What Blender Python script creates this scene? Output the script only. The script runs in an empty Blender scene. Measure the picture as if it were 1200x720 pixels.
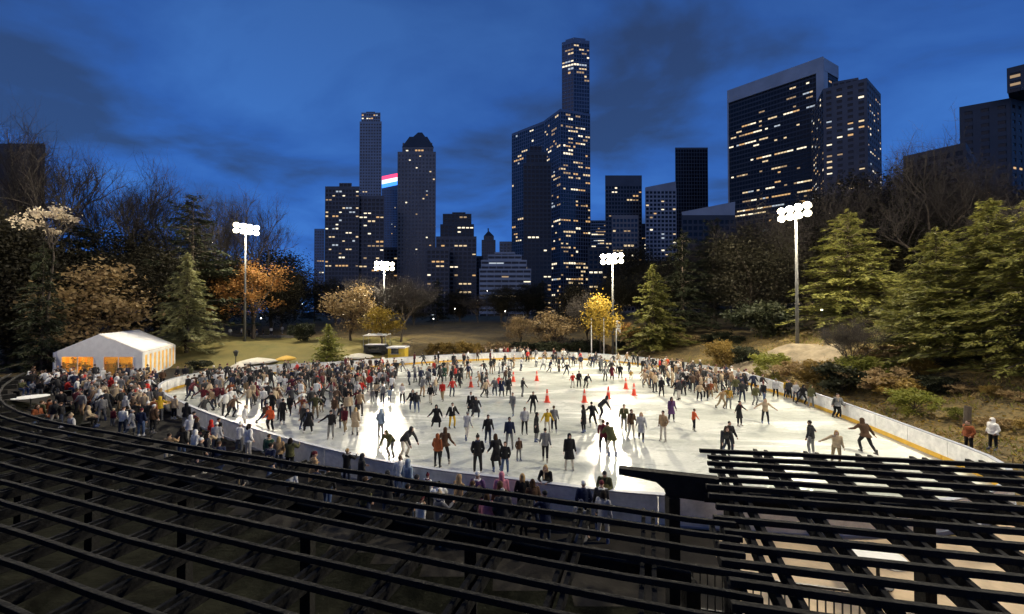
import bpy, bmesh, math, random
import numpy as np
from mathutils import Vector, Matrix, Quaternion
R = math.radians
scene = bpy.context.scene
COL = scene.collection
CAM_H = 7.3; F = 433.33; HOR = 366.0       # camera height, focal length and horizon row of the 1200 px photograph

def gp(px, py, z=0.0):                      # point at height z seen in pixel (px, py)
    d = (CAM_H - z) * F / (py - HOR)
    return ((px - 600) / F * d, d)
def pxx(px, d): return (px - 600) / F * d
def pz(py, d): return CAM_H + (HOR - py) / F * d

# ------------------------------------------------------------------ materials
def node_mat(name, base=(.5,.5,.5), rough=.7, metal=0.0, noise=0.0, nscale=5.0, bump=0.0, bscale=30.0, stretch=(1,1,1),
             emit=None, estr=0.0, objcol=False, spec=.5, trans=0.0, coords='Object', second=None, rvar=0.0):
    m = bpy.data.materials.new(name); m.use_nodes = True
    nt = m.node_tree; N = nt.nodes; L = nt.links
    b = N['Principled BSDF']
    b.inputs['Roughness'].default_value = rough; b.inputs['Metallic'].default_value = metal
    b.inputs['Specular IOR Level'].default_value = spec
    b.inputs['Base Color'].default_value = (*base, 1)
    tc = N.new('ShaderNodeTexCoord'); mp = N.new('ShaderNodeMapping'); mp.inputs['Scale'].default_value = stretch
    L.new(tc.outputs[coords], mp.inputs['Vector'])
    src = None
    if objcol:
        oi = N.new('ShaderNodeObjectInfo'); src = oi.outputs['Color']
    if noise > 0:
        nz = N.new('ShaderNodeTexNoise'); nz.inputs['Scale'].default_value = nscale; nz.inputs['Detail'].default_value = 5
        nz.inputs['Roughness'].default_value = .65
        L.new(mp.outputs[0], nz.inputs['Vector'])
        mr = N.new('ShaderNodeMapRange'); mr.inputs['From Min'].default_value = .3; mr.inputs['From Max'].default_value = .7
        L.new(nz.outputs['Fac'], mr.inputs['Value'])
        mx = N.new('ShaderNodeMix'); mx.data_type = 'RGBA'
        if second is not None:
            L.new(mr.outputs[0], mx.inputs['Factor'])
            if src is not None: L.new(src, mx.inputs['A'])
            else: mx.inputs['A'].default_value = (*base, 1)
            mx.inputs['B'].default_value = (*second, 1)
        else:
            mx.blend_type = 'MULTIPLY'; mx.inputs['Factor'].default_value = 1
            mr.inputs['To Min'].default_value = 1 - noise; mr.inputs['To Max'].default_value = 1 + noise
            if src is not None: L.new(src, mx.inputs['A'])
            else: mx.inputs['A'].default_value = (*base, 1)
            L.new(mr.outputs[0], mx.inputs['B'])
        src = mx.outputs['Result']
    if rvar > 0:
        oi2 = N.new('ShaderNodeObjectInfo'); hs = N.new('ShaderNodeHueSaturation')
        m2 = N.new('ShaderNodeMapRange'); m2.inputs['To Min'].default_value = 1 - rvar; m2.inputs['To Max'].default_value = 1 + rvar
        L.new(oi2.outputs['Random'], m2.inputs['Value']); L.new(m2.outputs[0], hs.inputs['Value'])
        if src is not None: L.new(src, hs.inputs['Color'])
        else: hs.inputs['Color'].default_value = (*base, 1)
        src = hs.outputs['Color']
    if src is not None: L.new(src, b.inputs['Base Color'])
    if bump > 0:
        nb = N.new('ShaderNodeTexNoise'); nb.inputs['Scale'].default_value = bscale; nb.inputs['Detail'].default_value = 6
        L.new(mp.outputs[0], nb.inputs['Vector'])
        bp = N.new('ShaderNodeBump'); bp.inputs['Strength'].default_value = bump; bp.inputs['Distance'].default_value = .05
        L.new(nb.outputs['Fac'], bp.inputs['Height']); L.new(bp.outputs['Normal'], b.inputs['Normal'])
    if emit is not None:
        b.inputs['Emission Color'].default_value = (*emit, 1); b.inputs['Emission Strength'].default_value = estr
    if trans > 0: b.inputs['Transmission Weight'].default_value = trans
    return m

def leaf_mat(name, base, second=None, rvar=.25, objcol=False):
    m = node_mat(name, base, .65, noise=.5, nscale=1.3, rvar=rvar, spec=.25, second=second, objcol=objcol)
    nt = m.node_tree; N = nt.nodes; L = nt.links; b = N['Principled BSDF']
    tr = N.new('ShaderNodeBsdfTranslucent'); mix = N.new('ShaderNodeMixShader'); mix.inputs[0].default_value = .3
    lk = b.inputs['Base Color'].links
    if lk: L.new(lk[0].from_socket, tr.inputs['Color'])
    else: tr.inputs['Color'].default_value = (*base, 1)
    out = N['Material Output']
    L.new(b.outputs[0], mix.inputs[1]); L.new(tr.outputs[0], mix.inputs[2]); L.new(mix.outputs[0], out.inputs['Surface'])
    return m

M = {}
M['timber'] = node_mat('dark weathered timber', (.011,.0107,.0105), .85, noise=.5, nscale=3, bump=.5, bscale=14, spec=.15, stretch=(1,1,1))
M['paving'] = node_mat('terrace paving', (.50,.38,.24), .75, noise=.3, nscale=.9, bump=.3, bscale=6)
M['white_board'] = node_mat('white barrier board', (.74,.73,.70), .45, noise=.22, nscale=2.6)
M['yellow_kick'] = node_mat('yellow kick board', (.72,.42,.03), .5, noise=.15, nscale=2)
M['rail_grey'] = node_mat('grey barrier cap', (.33,.35,.40), .5, noise=.15, nscale=2)
M['mast_paint'] = node_mat('dark grey mast paint', (.10,.10,.095), .55, noise=.2, nscale=4)
M['steel'] = node_mat('galvanised steel', (.34,.34,.33), .45, metal=.6, noise=.2, nscale=4)
M['black_metal'] = node_mat('black painted metal', (.02,.02,.02), .45, noise=.2, nscale=4)
M['lens'] = node_mat('lit floodlight lens', (.9,.9,.9), .3, emit=(1,.83,.42), estr=2.6)
M['lamp_glow'] = node_mat('lit lamp globe', (.9,.9,.9), .3, emit=(1,.92,.75), estr=14)
M['lamp_glow_warm'] = node_mat('lit headlight', (.9,.9,.9), .3, emit=(1,.80,.5), estr=10)
M['canvas'] = node_mat('white tent canvas', (.76,.75,.73), .7, noise=.10, nscale=1.5, bump=.15, bscale=3)
M['tent_window'] = node_mat('lit tent window', (.75,.45,.08), .4, noise=.35, nscale=1.6, emit=(1,.50,.12), estr=.22)
def vinyl(name,tint,mix):
    m=node_mat(name,tint,.3); nt=m.node_tree; N=nt.nodes; b=N['Principled BSDF']; t=N.new('ShaderNodeBsdfTransparent'); t.inputs[0].default_value=(*tint,1); mx=N.new('ShaderNodeMixShader'); mx.inputs[0].default_value=mix
    nt.links.new(b.outputs[0],mx.inputs[1]); nt.links.new(t.outputs[0],mx.inputs[2]); nt.links.new(mx.outputs[0],N['Material Output'].inputs['Surface']); return m
M['vinyl'] = vinyl('amber clear vinyl', (.97,.74,.30), .78)
M['cone'] = node_mat('orange cone plastic', (.75,.06,.02), .45, noise=.1, nscale=4, emit=None)
M['cone_band'] = node_mat('pale cone band', (.72,.45,.38), .5)
M['umbrella_white'] = node_mat('cream parasol cloth', (.60,.56,.46), .8, noise=.12, nscale=2)
M['umbrella_yellow'] = node_mat('yellow parasol cloth', (.60,.36,.05), .8, noise=.12, nscale=2)
M['yellow_paint'] = node_mat('yellow kiosk paint', (.60,.42,.04), .5, noise=.15, nscale=2)
M['dark_paint'] = node_mat('dark vehicle paint', (.02,.022,.025), .3, noise=.2, nscale=2)
M['glass_dark'] = node_mat('dark window glass', (.012,.014,.018), .08, spec=.6)
M['rubber'] = node_mat('tyre rubber', (.015,.015,.015), .8)
M['orange_top'] = node_mat('orange table top', (.60,.30,.05), .6, noise=.2, nscale=3)
M['white_cloth'] = node_mat('white table cloth', (.7,.7,.68), .8, noise=.1, nscale=3)
M['rock'] = node_mat('tan bedrock', (.26,.205,.13), .9, noise=.6, nscale=.9, bump=1.0, bscale=2.2, second=(.10,.08,.05))
M['bark'] = node_mat('bark', (.075,.058,.042), .9, noise=.4, nscale=3, bump=.6, bscale=12, stretch=(1,1,.3))
M['twig'] = node_mat('bare twigs', (.040,.032,.025), .9, noise=.3, nscale=1, rvar=.2)
M['spruce'] = leaf_mat('spruce needles', (.105,.115,.030), second=(.185,.170,.040))
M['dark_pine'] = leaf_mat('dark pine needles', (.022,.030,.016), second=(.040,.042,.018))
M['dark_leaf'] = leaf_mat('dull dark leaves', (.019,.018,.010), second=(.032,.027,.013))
M['orange_leaf'] = leaf_mat('orange autumn leaves', (.26,.11,.03), second=(.30,.17,.05))
M['yellow_leaf'] = leaf_mat('yellow autumn leaves', (.36,.24,.035), second=(.26,.19,.03))
M['tan_leaf'] = leaf_mat('tan dry leaves', (.22,.15,.075), second=(.28,.20,.09))
M['gold_leaf'] = leaf_mat('golden hedge leaves', (.20,.14,.035), second=(.26,.17,.045))
M['lime_leaf'] = leaf_mat('yellow green leaves', (.13,.15,.025), second=(.19,.18,.03))
M['floodlit_spruce'] = leaf_mat('floodlight-toned spruce needles', (.27,.28,.13), second=(.36,.34,.15))  # lighter copy of the spruce, floodlight put into its colour
M['floodlit_leaf'] = leaf_mat('floodlight-toned foliage', (.42,.35,.25), second=(.52,.44,.32))  # floodlight on the far-left boughs put into the leaf colour
M['stone'] = node_mat('grey field stone', (.16,.15,.13), .9, noise=.4, nscale=2, bump=.7, bscale=6)

# ------------------------------------------------------------------ mesh helpers
class MB:
    def __init__(s): s.v = []; s.f = []; s.m = []
    def add(s, v, f, mi=0):
        o = len(s.v); s.v += [tuple(p) for p in v]; s.f += [tuple(i + o for i in q) for q in f]; s.m += [mi] * len(f)
    def box(s, x0, y0, z0, x1, y1, z1, mi=0):
        s.add([(x0,y0,z0),(x1,y0,z0),(x1,y1,z0),(x0,y1,z0),(x0,y0,z1),(x1,y0,z1),(x1,y1,z1),(x0,y1,z1)],
              [(0,3,2,1),(4,5,6,7),(0,1,5,4),(1,2,6,5),(2,3,7,6),(3,0,4,7)], mi)
    def bar(s, a, b, w, h, up=(0,0,1), mi=0):          # rectangular bar from a to b
        a = Vector(a); b = Vector(b); d = (b - a).normalized(); u = Vector(up)
        x = d.cross(u)
        if x.length < 1e-4: x = d.cross(Vector((1,0,0)))
        x.normalize(); u = x.cross(d).normalized()
        x *= w / 2; u *= h / 2
        s.add([a-x-u,a+x-u,a+x+u,a-x+u,b-x-u,b+x-u,b+x+u,b-x+u], [(0,3,2,1),(4,5,6,7),(0,1,5,4),(1,2,6,5),(2,3,7,6),(3,0,4,7)], mi)
    def ribbon(s, pts, w, h, mi=0):                     # rectangular section swept along a polyline, top at pts
        n = len(pts); P = [Vector(p) for p in pts]; vs = []; fs = []
        for i in range(n):
            d = (P[min(i+1,n-1)] - P[max(i-1,0)]); d.z = 0; d.normalize(); x = Vector((d.y, -d.x, 0)) * (w / 2)
            vs += [P[i]-x-Vector((0,0,h)), P[i]+x-Vector((0,0,h)), P[i]+x, P[i]-x]
        for i in range(n-1):
            a = i*4; b = a+4
            for k in range(4): fs.append((a+k, a+(k+1)%4, b+(k+1)%4, b+k))
        fs += [(3,2,1,0), tuple(4*(n-1)+k for k in range(4))]
        s.add(vs, fs, mi)
    def tube(s, pts, rad, n=8, mi=0, flat=None, cap=True, side=None):
        P = [Vector(p) for p in pts]; m = len(P); vs = []; fs = []
        prev = Vector(side) if side is not None else None
        for i in range(m):
            d = (P[min(i+1,m-1)] - P[max(i-1,0)])
            if d.length < 1e-6: d = Vector((0,0,1))
            d.normalize()
            if prev is None: prev = d.orthogonal()
            x = prev - d * prev.dot(d)
            if x.length < 1e-4: x = d.orthogonal()
            x.normalize(); prev = x.copy(); y = d.cross(x)
            r = rad[i] if isinstance(rad, (list, tuple)) else rad
            rx, ry = r if isinstance(r, (list, tuple)) else (r, r)
            for k in range(n):
                a = 2*math.pi*k/n; vs.append(P[i] + x*(rx*math.cos(a)) + y*(ry*math.sin(a)))
        for i in range(m-1):
            for k in range(n): fs.append((i*n+k, i*n+(k+1)%n, (i+1)*n+(k+1)%n, (i+1)*n+k))
        if cap: fs += [tuple(range(n-1,-1,-1)), tuple((m-1)*n+k for k in range(n))]
        s.add(vs, fs, mi)
    def ball(s, c, r, nu=10, nv=7, mi=0):
        rx, ry, rz = r if isinstance(r, (list, tuple)) else (r, r, r)
        vs = [(c[0],c[1],c[2]-rz)]; fs = []
        for j in range(1, nv):
            t = -math.pi/2 + math.pi*j/nv
            for i in range(nu):
                a = 2*math.pi*i/nu; vs.append((c[0]+rx*math.cos(t)*math.cos(a), c[1]+ry*math.cos(t)*math.sin(a), c[2]+rz*math.sin(t)))
        vs.append((c[0],c[1],c[2]+rz)); top = len(vs)-1
        for i in range(nu): fs.append((0, 1+(i+1)%nu, 1+i)); fs.append((top, 1+(nv-2)*nu+i, 1+(nv-2)*nu+(i+1)%nu))
        for j in range(nv-2):
            for i in range(nu): fs.append((1+j*nu+i, 1+j*nu+(i+1)%nu, 1+(j+1)*nu+(i+1)%nu, 1+(j+1)*nu+i))
        s.add(vs, fs, mi)
    def mesh(s, name, mats, smooth=False):
        me = bpy.data.meshes.new(name); me.from_pydata(s.v, [], s.f)
        for m in (mats if isinstance(mats, (list, tuple)) else [mats]): me.materials.append(m)
        if any(s.m): me.polygons.foreach_set('material_index', s.m)
        if smooth: me.polygons.foreach_set('use_smooth', [True]*len(me.polygons))
        me.update(); return me
    def build(s, name, mats, parent=None, loc=(0,0,0), smooth=False, bevel=0):
        o = link(name, s.mesh(name, mats, smooth), parent, loc)
        if bevel:
            b = o.modifiers.new('bevel', 'BEVEL'); b.width = bevel; b.segments = 2; b.limit_method = 'ANGLE'
        return o

def link(name, me, parent=None, loc=(0,0,0), rz=0.0, sc=None):
    o = bpy.data.objects.new(name, me); COL.objects.link(o); o.location = loc; o.rotation_euler = (0,0,rz)
    if sc is not None: o.scale = sc if isinstance(sc, (tuple, list)) else (sc,)*3
    if parent is not None: o.parent = parent
    return o
def tag(o, label=None, cat=None, group=None, kind=None):
    if label: o['label'] = label
    if cat: o['category'] = cat
    if group: o['group'] = group
    if kind: o['kind'] = kind
    return o
def thing(name, label, cat, loc=(0,0,0), rz=0.0, group=None):
    o = bpy.data.objects.new(name, None); COL.objects.link(o); o.location = loc; o.rotation_euler = (0,0,rz); o.empty_display_size = .3
    return tag(o, label, cat, group)
def children(o): return [c for c in bpy.data.objects if c.parent is o]
def np_mesh(name, V, Fq, mats, smooth=False, mi=None):      # V (n,3), Fq (m,k) constant k
    me = bpy.data.meshes.new(name); V = np.asarray(V, np.float32); Fq = np.asarray(Fq, np.int32); k = Fq.shape[1]
    me.vertices.add(len(V)); me.vertices.foreach_set('co', V.ravel())
    me.loops.add(Fq.size); me.loops.foreach_set('vertex_index', Fq.ravel())
    me.polygons.add(len(Fq)); me.polygons.foreach_set('loop_start', np.arange(0, Fq.size, k, dtype=np.int32))
    me.polygons.foreach_set('loop_total', np.full(len(Fq), k, np.int32))
    for m in (mats if isinstance(mats, (list, tuple)) else [mats]): me.materials.append(m)
    if mi is not None: me.polygons.foreach_set('material_index', np.asarray(mi, np.int32))
    if smooth: me.polygons.foreach_set('use_smooth', np.ones(len(Fq), bool))
    me.update(); me.validate(); return me
def catmull(P, n=8, closed=True):
    P = [np.array(p, float) for p in P]; m = len(P); out = []
    for i in range(m if closed else m-1):
        g = (lambda k: P[k % m]) if closed else (lambda k: P[min(max(k,0),m-1)])
        a, b, c, d = g(i-1), g(i), g(i+1), g(i+2)
        for j in range(n):
            t = j/n; out.append(.5*((2*b)+(-a+c)*t+(2*a-5*b+4*c-d)*t*t+(-a+3*b-3*c+d)*t**3))
    if not closed: out.append(P[-1])
    return np.array(out)
def sm(x): x = np.clip(x, 0, 1); return x*x*(3-2*x)

# ------------------------------------------------------------------ camera, world
cam = bpy.data.cameras.new('camera'); cam.lens = 13.0; cam.sensor_width = 36.0; cam.clip_end = 6000; cam.clip_start = .05
co = bpy.data.objects.new('camera', cam); COL.objects.link(co); co.location = (0,0,CAM_H); co.rotation_euler = (R(90.8),0,0)
scene.camera = co
scene.view_settings.view_transform = 'Standard'; scene.view_settings.look = 'None'
scene.view_settings.exposure = 0; scene.view_settings.gamma = 1
scene.view_settings.use_curve_mapping = False
scene.cycles.max_bounces = 6; scene.cycles.sample_clamp_indirect = 6
scene.cycles.use_denoising = True

w = bpy.data.worlds.new('World'); scene.world = w; w.use_nodes = True
nt = w.node_tree; N = nt.nodes; L = nt.links
bg = N['Background']
sky = N.new('ShaderNodeTexSky'); sky.sky_type = 'NISHITA'; sky.sun_disc = False
sky.sun_elevation = R(-4); sky.sun_rotation = R(200)
tc = N.new('ShaderNodeTexCoord')
sx = N.new('ShaderNodeSeparateXYZ'); L.new(tc.outputs['Generated'], sx.inputs[0])
ramp = N.new('ShaderNodeValToRGB'); L.new(sx.outputs['Z'], ramp.inputs['Fac'])
e = ramp.color_ramp.elements
e[0].position = 0.0; e[0].color = (.040,.168,.620,1)
e[1].position = 1.0; e[1].color = (.017,.050,.160,1)
k = e.new(.25); k.color = (.034,.142,.530,1)
k = e.new(.55); k.color = (.028,.102,.375,1)
# soft cloud bands: lighter blue gaps and dusky purple-grey cloud bodies, laid on a plane above the scene
dv = N.new('ShaderNodeVectorMath'); dv.operation = 'DIVIDE'
az = N.new('ShaderNodeMath'); az.operation = 'ADD'; az.inputs[1].default_value = .22; L.new(sx.outputs['Z'], az.inputs[0])
cx = N.new('ShaderNodeCombineXYZ')
for i in range(3): L.new(az.outputs[0], cx.inputs[i])
L.new(tc.outputs['Generated'], dv.inputs[0]); L.new(cx.outputs[0], dv.inputs[1])
mp = N.new('ShaderNodeMapping'); mp.inputs['Scale'].default_value = (1.05,1.5,0); mp.inputs['Rotation'].default_value = (0,0,R(24)); mp.inputs['Location'].default_value = (3.1,1.7,0)
L.new(dv.outputs[0], mp.inputs[0])
nz = N.new('ShaderNodeTexNoise'); nz.inputs['Scale'].default_value = 1.25; nz.inputs['Detail'].default_value = 6; nz.inputs['Roughness'].default_value = .52; nz.inputs['Distortion'].default_value = .35
L.new(mp.outputs[0], nz.inputs['Vector'])
cr = N.new('ShaderNodeValToRGB'); L.new(nz.outputs['Fac'], cr.inputs['Fac'])
ce = cr.color_ramp.elements
ce[0].position = .34; ce[0].color = (1.5,1.35,1.15,1)
ce[1].position = .63; ce[1].color = (.90,.56,.43,1)
k = ce.new(.50); k.color = (1.0,.95,.92,1)
mul = N.new('ShaderNodeMix'); mul.data_type = 'RGBA'; mul.blend_type = 'MULTIPLY'; mul.inputs['Factor'].default_value = 1
L.new(ramp.outputs[0], mul.inputs['A']); L.new(cr.outputs[0], mul.inputs['B'])
sc_ = N.new('ShaderNodeMix'); sc_.data_type = 'RGBA'; sc_.blend_type = 'ADD'; sc_.inputs['Factor'].default_value = .05
L.new(mul.outputs['Result'], sc_.inputs['A']); L.new(sky.outputs[0], sc_.inputs['B'])
L.new(sc_.outputs['Result'], bg.inputs['Color']); bg.inputs['Strength'].default_value = 1.0

sun = bpy.data.lights.new('dusk_sun', 'SUN'); sun.energy = .15; sun.angle = R(50); sun.color = (1,.80,.60)
so = bpy.data.objects.new('dusk_sun', sun); COL.objects.link(so); so.rotation_euler = (R(74),0,R(-20))
# ------------------------------------------------------------------ rink outline and terrain
RINK = [(5,12.8),(0,14),(-5,15.5),(-11,18.4),(-16.8,21.8),(-22,25.2),(-26.8,28.7),(-31,33),(-32,38),(-29,43),(-21,47),(-12,53),(0,57.5),(10,57),
        (17,52),(21.3,45.5),(23.6,39),(23.4,30),(21.6,20),(19.5,14.6),(13,12.2)]
rink = catmull(RINK, 8)
_rx = rink[:,0]; _ry = rink[:,1]
def rink_dist(x, y):                        # signed distance, > 0 outside
    x = np.atleast_1d(np.asarray(x, float)); y = np.atleast_1d(np.asarray(y, float))
    best = np.full(x.shape, 1e9); inside = np.zeros(x.shape, bool)
    n = len(rink)
    for i in range(n):
        ax, ay = rink[i]; bx, by = rink[(i+1) % n]
        dx, dy = bx-ax, by-ay; t = np.clip(((x-ax)*dx+(y-ay)*dy)/(dx*dx+dy*dy), 0, 1)
        best = np.minimum(best, (x-ax-t*dx)**2+(y-ay-t*dy)**2)
        c = ((ay > y) != (by > y)) & (x < (bx-ax)*(y-ay)/((by-ay) if abs(by-ay) > 1e-9 else 1e-9)+ax)
        inside ^= c
    d = np.sqrt(best); return np.where(inside, -d, d)
def line1(x):                               # far edge of the long pergola
    x = np.asarray(x, float)
    return 7.35-.28*x+.0025*x*x + np.where(x < -16, .02*(-16-x)**2, 0)
def gz(x, y):
    x = np.atleast_1d(np.asarray(x, float)); y = np.atleast_1d(np.asarray(y, float))
    s = np.maximum(rink_dist(x, y), 0)
    base = 2.3*sm((s-2.5)/17) + 2.2*sm((s-18)/60)
    right = 5.4*sm((s-.8)/17) + 3*sm((s-16)/40)
    left = .05 + 3.6*sm((s-27)/40)
    wr = sm((x-14)/8)*sm((y-12)/6)*(1-.35*sm((y-44)/10))
    wl = sm((-x-20)/10)*(1-sm((y-46)/12))
    z = base*(1-wr)+right*wr; z = z*(1-wl)+left*wl
    near = 1-sm((y-12.5-.55*np.maximum(-x,0))/6)         # the terrace and the slope behind it
    near = np.maximum(near*(x < 18), 0)
    q = line1(np.clip(x,-36,30))-y
    hill = 1.0*sm((q+.6)/4.0)*sm((2.5-x)/3) + 4.6*sm((q-6.3)/1.3)
    z = z*(1-near) + 0.0*near
    z = np.maximum(z, hill*sm((q+.6)/.6))
    lump = .12*np.sin(x*.9+1.3)*np.cos(y*.8+.4)+.10*np.sin(x*.37+y*.51)
    z = z + lump*sm((s-3)/8)*(1-near)*(1-wl)
    z = np.where(s < 1.6, np.minimum(z, -.06), z)
    return z
def gz1(x, y): return float(gz(x, y)[0])

def sinh_axis(n, lo, hi, c, near=60):
    t = np.linspace(-1, 1, n); a = np.sinh(t*4.6)/np.sinh(4.6); return np.where(a < 0, c + a*(c-lo), c + a*(hi-c))
xs = np.unique(np.concatenate([np.arange(-75,60,1.0), -75-np.geomspace(2,1600,28), 60+np.geomspace(2,1600,28)]))
ys = np.unique(np.concatenate([np.arange(-6,95,1.0), -6-np.geomspace(2,300,14), 95+np.geomspace(2,2400,32)]))
X, Y = np.meshgrid(xs, ys); Z = gz(X.ravel(), Y.ravel())
nx, ny = len(xs), len(ys); I = (np.arange(ny-1)[:,None]*nx+np.arange(nx-1)[None,:]).ravel()
Fq = np.stack([I, I+1, I+nx+1, I+nx], 1)
gm = node_mat('leaf strewn ground', (.075,.055,.025), .95, noise=.6, nscale=.35, second=(.27,.18,.05), bump=.9, bscale=2.2, coords='Object')
_n = gm.node_tree; _N = _n.nodes
_b = _N['Principled BSDF']; _src = _b.inputs['Base Color'].links[0].from_socket
_v = _N.new('ShaderNodeTexNoise'); _v.inputs['Scale'].default_value = 5.5; _v.inputs['Detail'].default_value = 8; _v.inputs['Roughness'].default_value = .8
_t = _N.new('ShaderNodeTexCoord'); _n.links.new(_t.outputs['Object'], _v.inputs['Vector'])
_r = _N.new('ShaderNodeMapRange'); _r.inputs['From Min'].default_value = .42; _r.inputs['From Max'].default_value = .62
_n.links.new(_v.outputs['Fac'], _r.inputs['Value'])
_m = _N.new('ShaderNodeMix'); _m.data_type = 'RGBA'; _n.links.new(_r.outputs[0], _m.inputs['Factor']); _n.links.new(_src, _m.inputs['A']); _m.inputs['B'].default_value = (.035,.032,.014,1)
_n.links.new(_m.outputs['Result'], _b.inputs['Base Color'])
tag(link('ground', np_mesh('ground', np.stack([X.ravel(),Y.ravel(),Z],1), Fq, gm, True)), kind='structure')

# ice sheet, wet and worn
im = bpy.data.materials.new('wet skated ice'); im.use_nodes = True; nt = im.node_tree; N = nt.nodes; L = nt.links; b = N['Principled BSDF']
tc = N.new('ShaderNodeTexCoord')
n1 = N.new('ShaderNodeTexNoise'); n1.inputs['Scale'].default_value = .16; n1.inputs['Detail'].default_value = 7; n1.inputs['Roughness'].default_value = .62; n1.inputs['Distortion'].default_value = .8
mpi = N.new('ShaderNodeMapping'); mpi.inputs['Scale'].default_value = (.55,1.7,1); mpi.inputs['Rotation'].default_value = (0,0,R(-14)); L.new(tc.outputs['Object'], mpi.inputs[0]); L.new(mpi.outputs[0], n1.inputs['Vector'])
cr = N.new('ShaderNodeValToRGB'); L.new(n1.outputs['Fac'], cr.inputs['Fac'])
ee = cr.color_ramp.elements; ee[0].position = .32; ee[0].color = (.43,.46,.41,1); ee[1].position = .66; ee[1].color = (.71,.72,.65,1)
# fine scratches left by blades
wv = N.new('ShaderNodeTexNoise'); wv.inputs['Scale'].default_value = 2.2; wv.inputs['Detail'].default_value = 9; wv.inputs['Roughness'].default_value = .75; wv.inputs['Distortion'].default_value = 3
L.new(mpi.outputs[0], wv.inputs['Vector'])
r2 = N.new('ShaderNodeMapRange'); r2.inputs['From Min'].default_value = .35; r2.inputs['From Max'].default_value = .65; r2.inputs['To Min'].default_value = .74; r2.inputs['To Max'].default_value = 1.10
L.new(wv.outputs['Fac'], r2.inputs['Value'])
mm = N.new('ShaderNodeMix'); mm.data_type = 'RGBA'; mm.blend_type = 'MULTIPLY'; mm.inputs['Factor'].default_value = 1
L.new(cr.outputs[0], mm.inputs['A']); L.new(r2.outputs[0], mm.inputs['B']); L.new(mm.outputs['Result'], b.inputs['Base Color'])
r3 = N.new('ShaderNodeMapRange'); r3.inputs['From Min'].default_value = .35; r3.inputs['From Max'].default_value = .62; r3.inputs['To Min'].default_value = .07; r3.inputs['To Max'].default_value = .36
L.new(n1.outputs['Fac'], r3.inputs['Value']); L.new(r3.outputs[0], b.inputs['Roughness'])
bp = N.new('ShaderNodeBump'); bp.inputs['Strength'].default_value = .35; bp.inputs['Distance'].default_value = .012
L.new(wv.outputs['Fac'], bp.inputs['Height']); L.new(bp.outputs[0], b.inputs['Normal'])
# arcs cut by skates
prev=mm
for i,(scl,rot,dst) in enumerate(((.11,20,22.0),(.15,-50,30.0),(.13,95,18.0))):
    mq=N.new('ShaderNodeMapping'); mq.inputs['Rotation'].default_value=(0,0,R(rot)); mq.inputs['Location'].default_value=(i*7.3,i*3.1,0); L.new(tc.outputs['Object'],mq.inputs[0])
    wq=N.new('ShaderNodeTexWave'); wq.inputs['Scale'].default_value=scl; wq.inputs['Distortion'].default_value=dst; wq.inputs['Detail'].default_value=3; wq.inputs['Detail Scale'].default_value=.6; L.new(mq.outputs[0],wq.inputs['Vector'])
    rq=N.new('ShaderNodeMapRange'); rq.inputs['From Min'].default_value=.975; rq.inputs['From Max'].default_value=1.0; rq.inputs['To Min'].default_value=0; rq.inputs['To Max'].default_value=.13; L.new(wq.outputs['Fac'],rq.inputs['Value'])
    mx=N.new('ShaderNodeMix'); mx.data_type='RGBA'; L.new(rq.outputs[0],mx.inputs['Factor']); L.new(prev.outputs['Result'],mx.inputs['A']); mx.inputs['B'].default_value=(.84,.85,.83,1); prev=mx
L.new(prev.outputs['Result'],b.inputs['Base Color'])
b.inputs['Specular IOR Level'].default_value = .27
me = bpy.data.meshes.new('ice'); me.from_pydata([(x,y,0) for x,y in rink], [], [tuple(range(len(rink)))]); me.materials.append(im)
tag(link('ice', me), kind='structure')

# sheets laid over the ground
def sheet(name, mat, cond, dz, step=.8, bounds=(-75,50,-4,95)):
    xs = np.arange(bounds[0], bounds[1], step); ys = np.arange(bounds[2], bounds[3], step)
    X, Y = np.meshgrid(xs, ys); X = X.ravel(); Y = Y.ravel(); nx = len(xs); ny = len(ys)
    cxm, cym = X+step/2, Y+step/2
    ok = cond(cxm, cym).reshape(ny, nx)[:-1,:-1].ravel()
    I = (np.arange(ny-1)[:,None]*nx+np.arange(nx-1)[None,:]).ravel()[ok]
    Fq = np.stack([I,I+1,I+nx+1,I+nx],1); used = np.unique(Fq); re = np.zeros(len(X), int); re[used] = np.arange(len(used))
    V = np.stack([X, Y, gz(X, Y)+dz],1)[used]
    return tag(link(name, np_mesh(name, V, re[Fq], mat, True)), kind='structure')
gr = node_mat('short lawn grass', (.11,.105,.026), .95, noise=.6, nscale=.4, second=(.20,.155,.040), bump=.8, bscale=9)
sheet('lawn', gr, lambda x,y: (rink_dist(x,y) > 5)&(y > 46+.0*x)&(x < -19)&(x > -58)&(y < 70), .07)
# terrace: paving rises 10 cm above the ground sheet
M['paving_shaded'] = node_mat('shade-toned terrace paving', (.030,.027,.023), .95, noise=.35, nscale=1.2, bump=.3, bscale=8, spec=.08)  # shade of pergola and barrier put into this darker paving colour
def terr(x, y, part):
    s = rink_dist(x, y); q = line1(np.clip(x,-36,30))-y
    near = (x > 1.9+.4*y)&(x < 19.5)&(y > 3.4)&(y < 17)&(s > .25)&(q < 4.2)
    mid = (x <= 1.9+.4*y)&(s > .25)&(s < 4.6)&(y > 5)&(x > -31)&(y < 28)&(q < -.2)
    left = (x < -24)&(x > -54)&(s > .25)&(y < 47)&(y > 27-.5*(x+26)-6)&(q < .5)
    return near if part else (mid|left)  # lit and shaded paving colours split where the floodlight ends
class _G: pass
_old = gz
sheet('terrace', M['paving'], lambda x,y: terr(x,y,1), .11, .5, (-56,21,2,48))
sheet('terrace', M['paving_shaded'], lambda x,y: terr(x,y,0), .105, .5, (-56,21,2,48))
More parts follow.
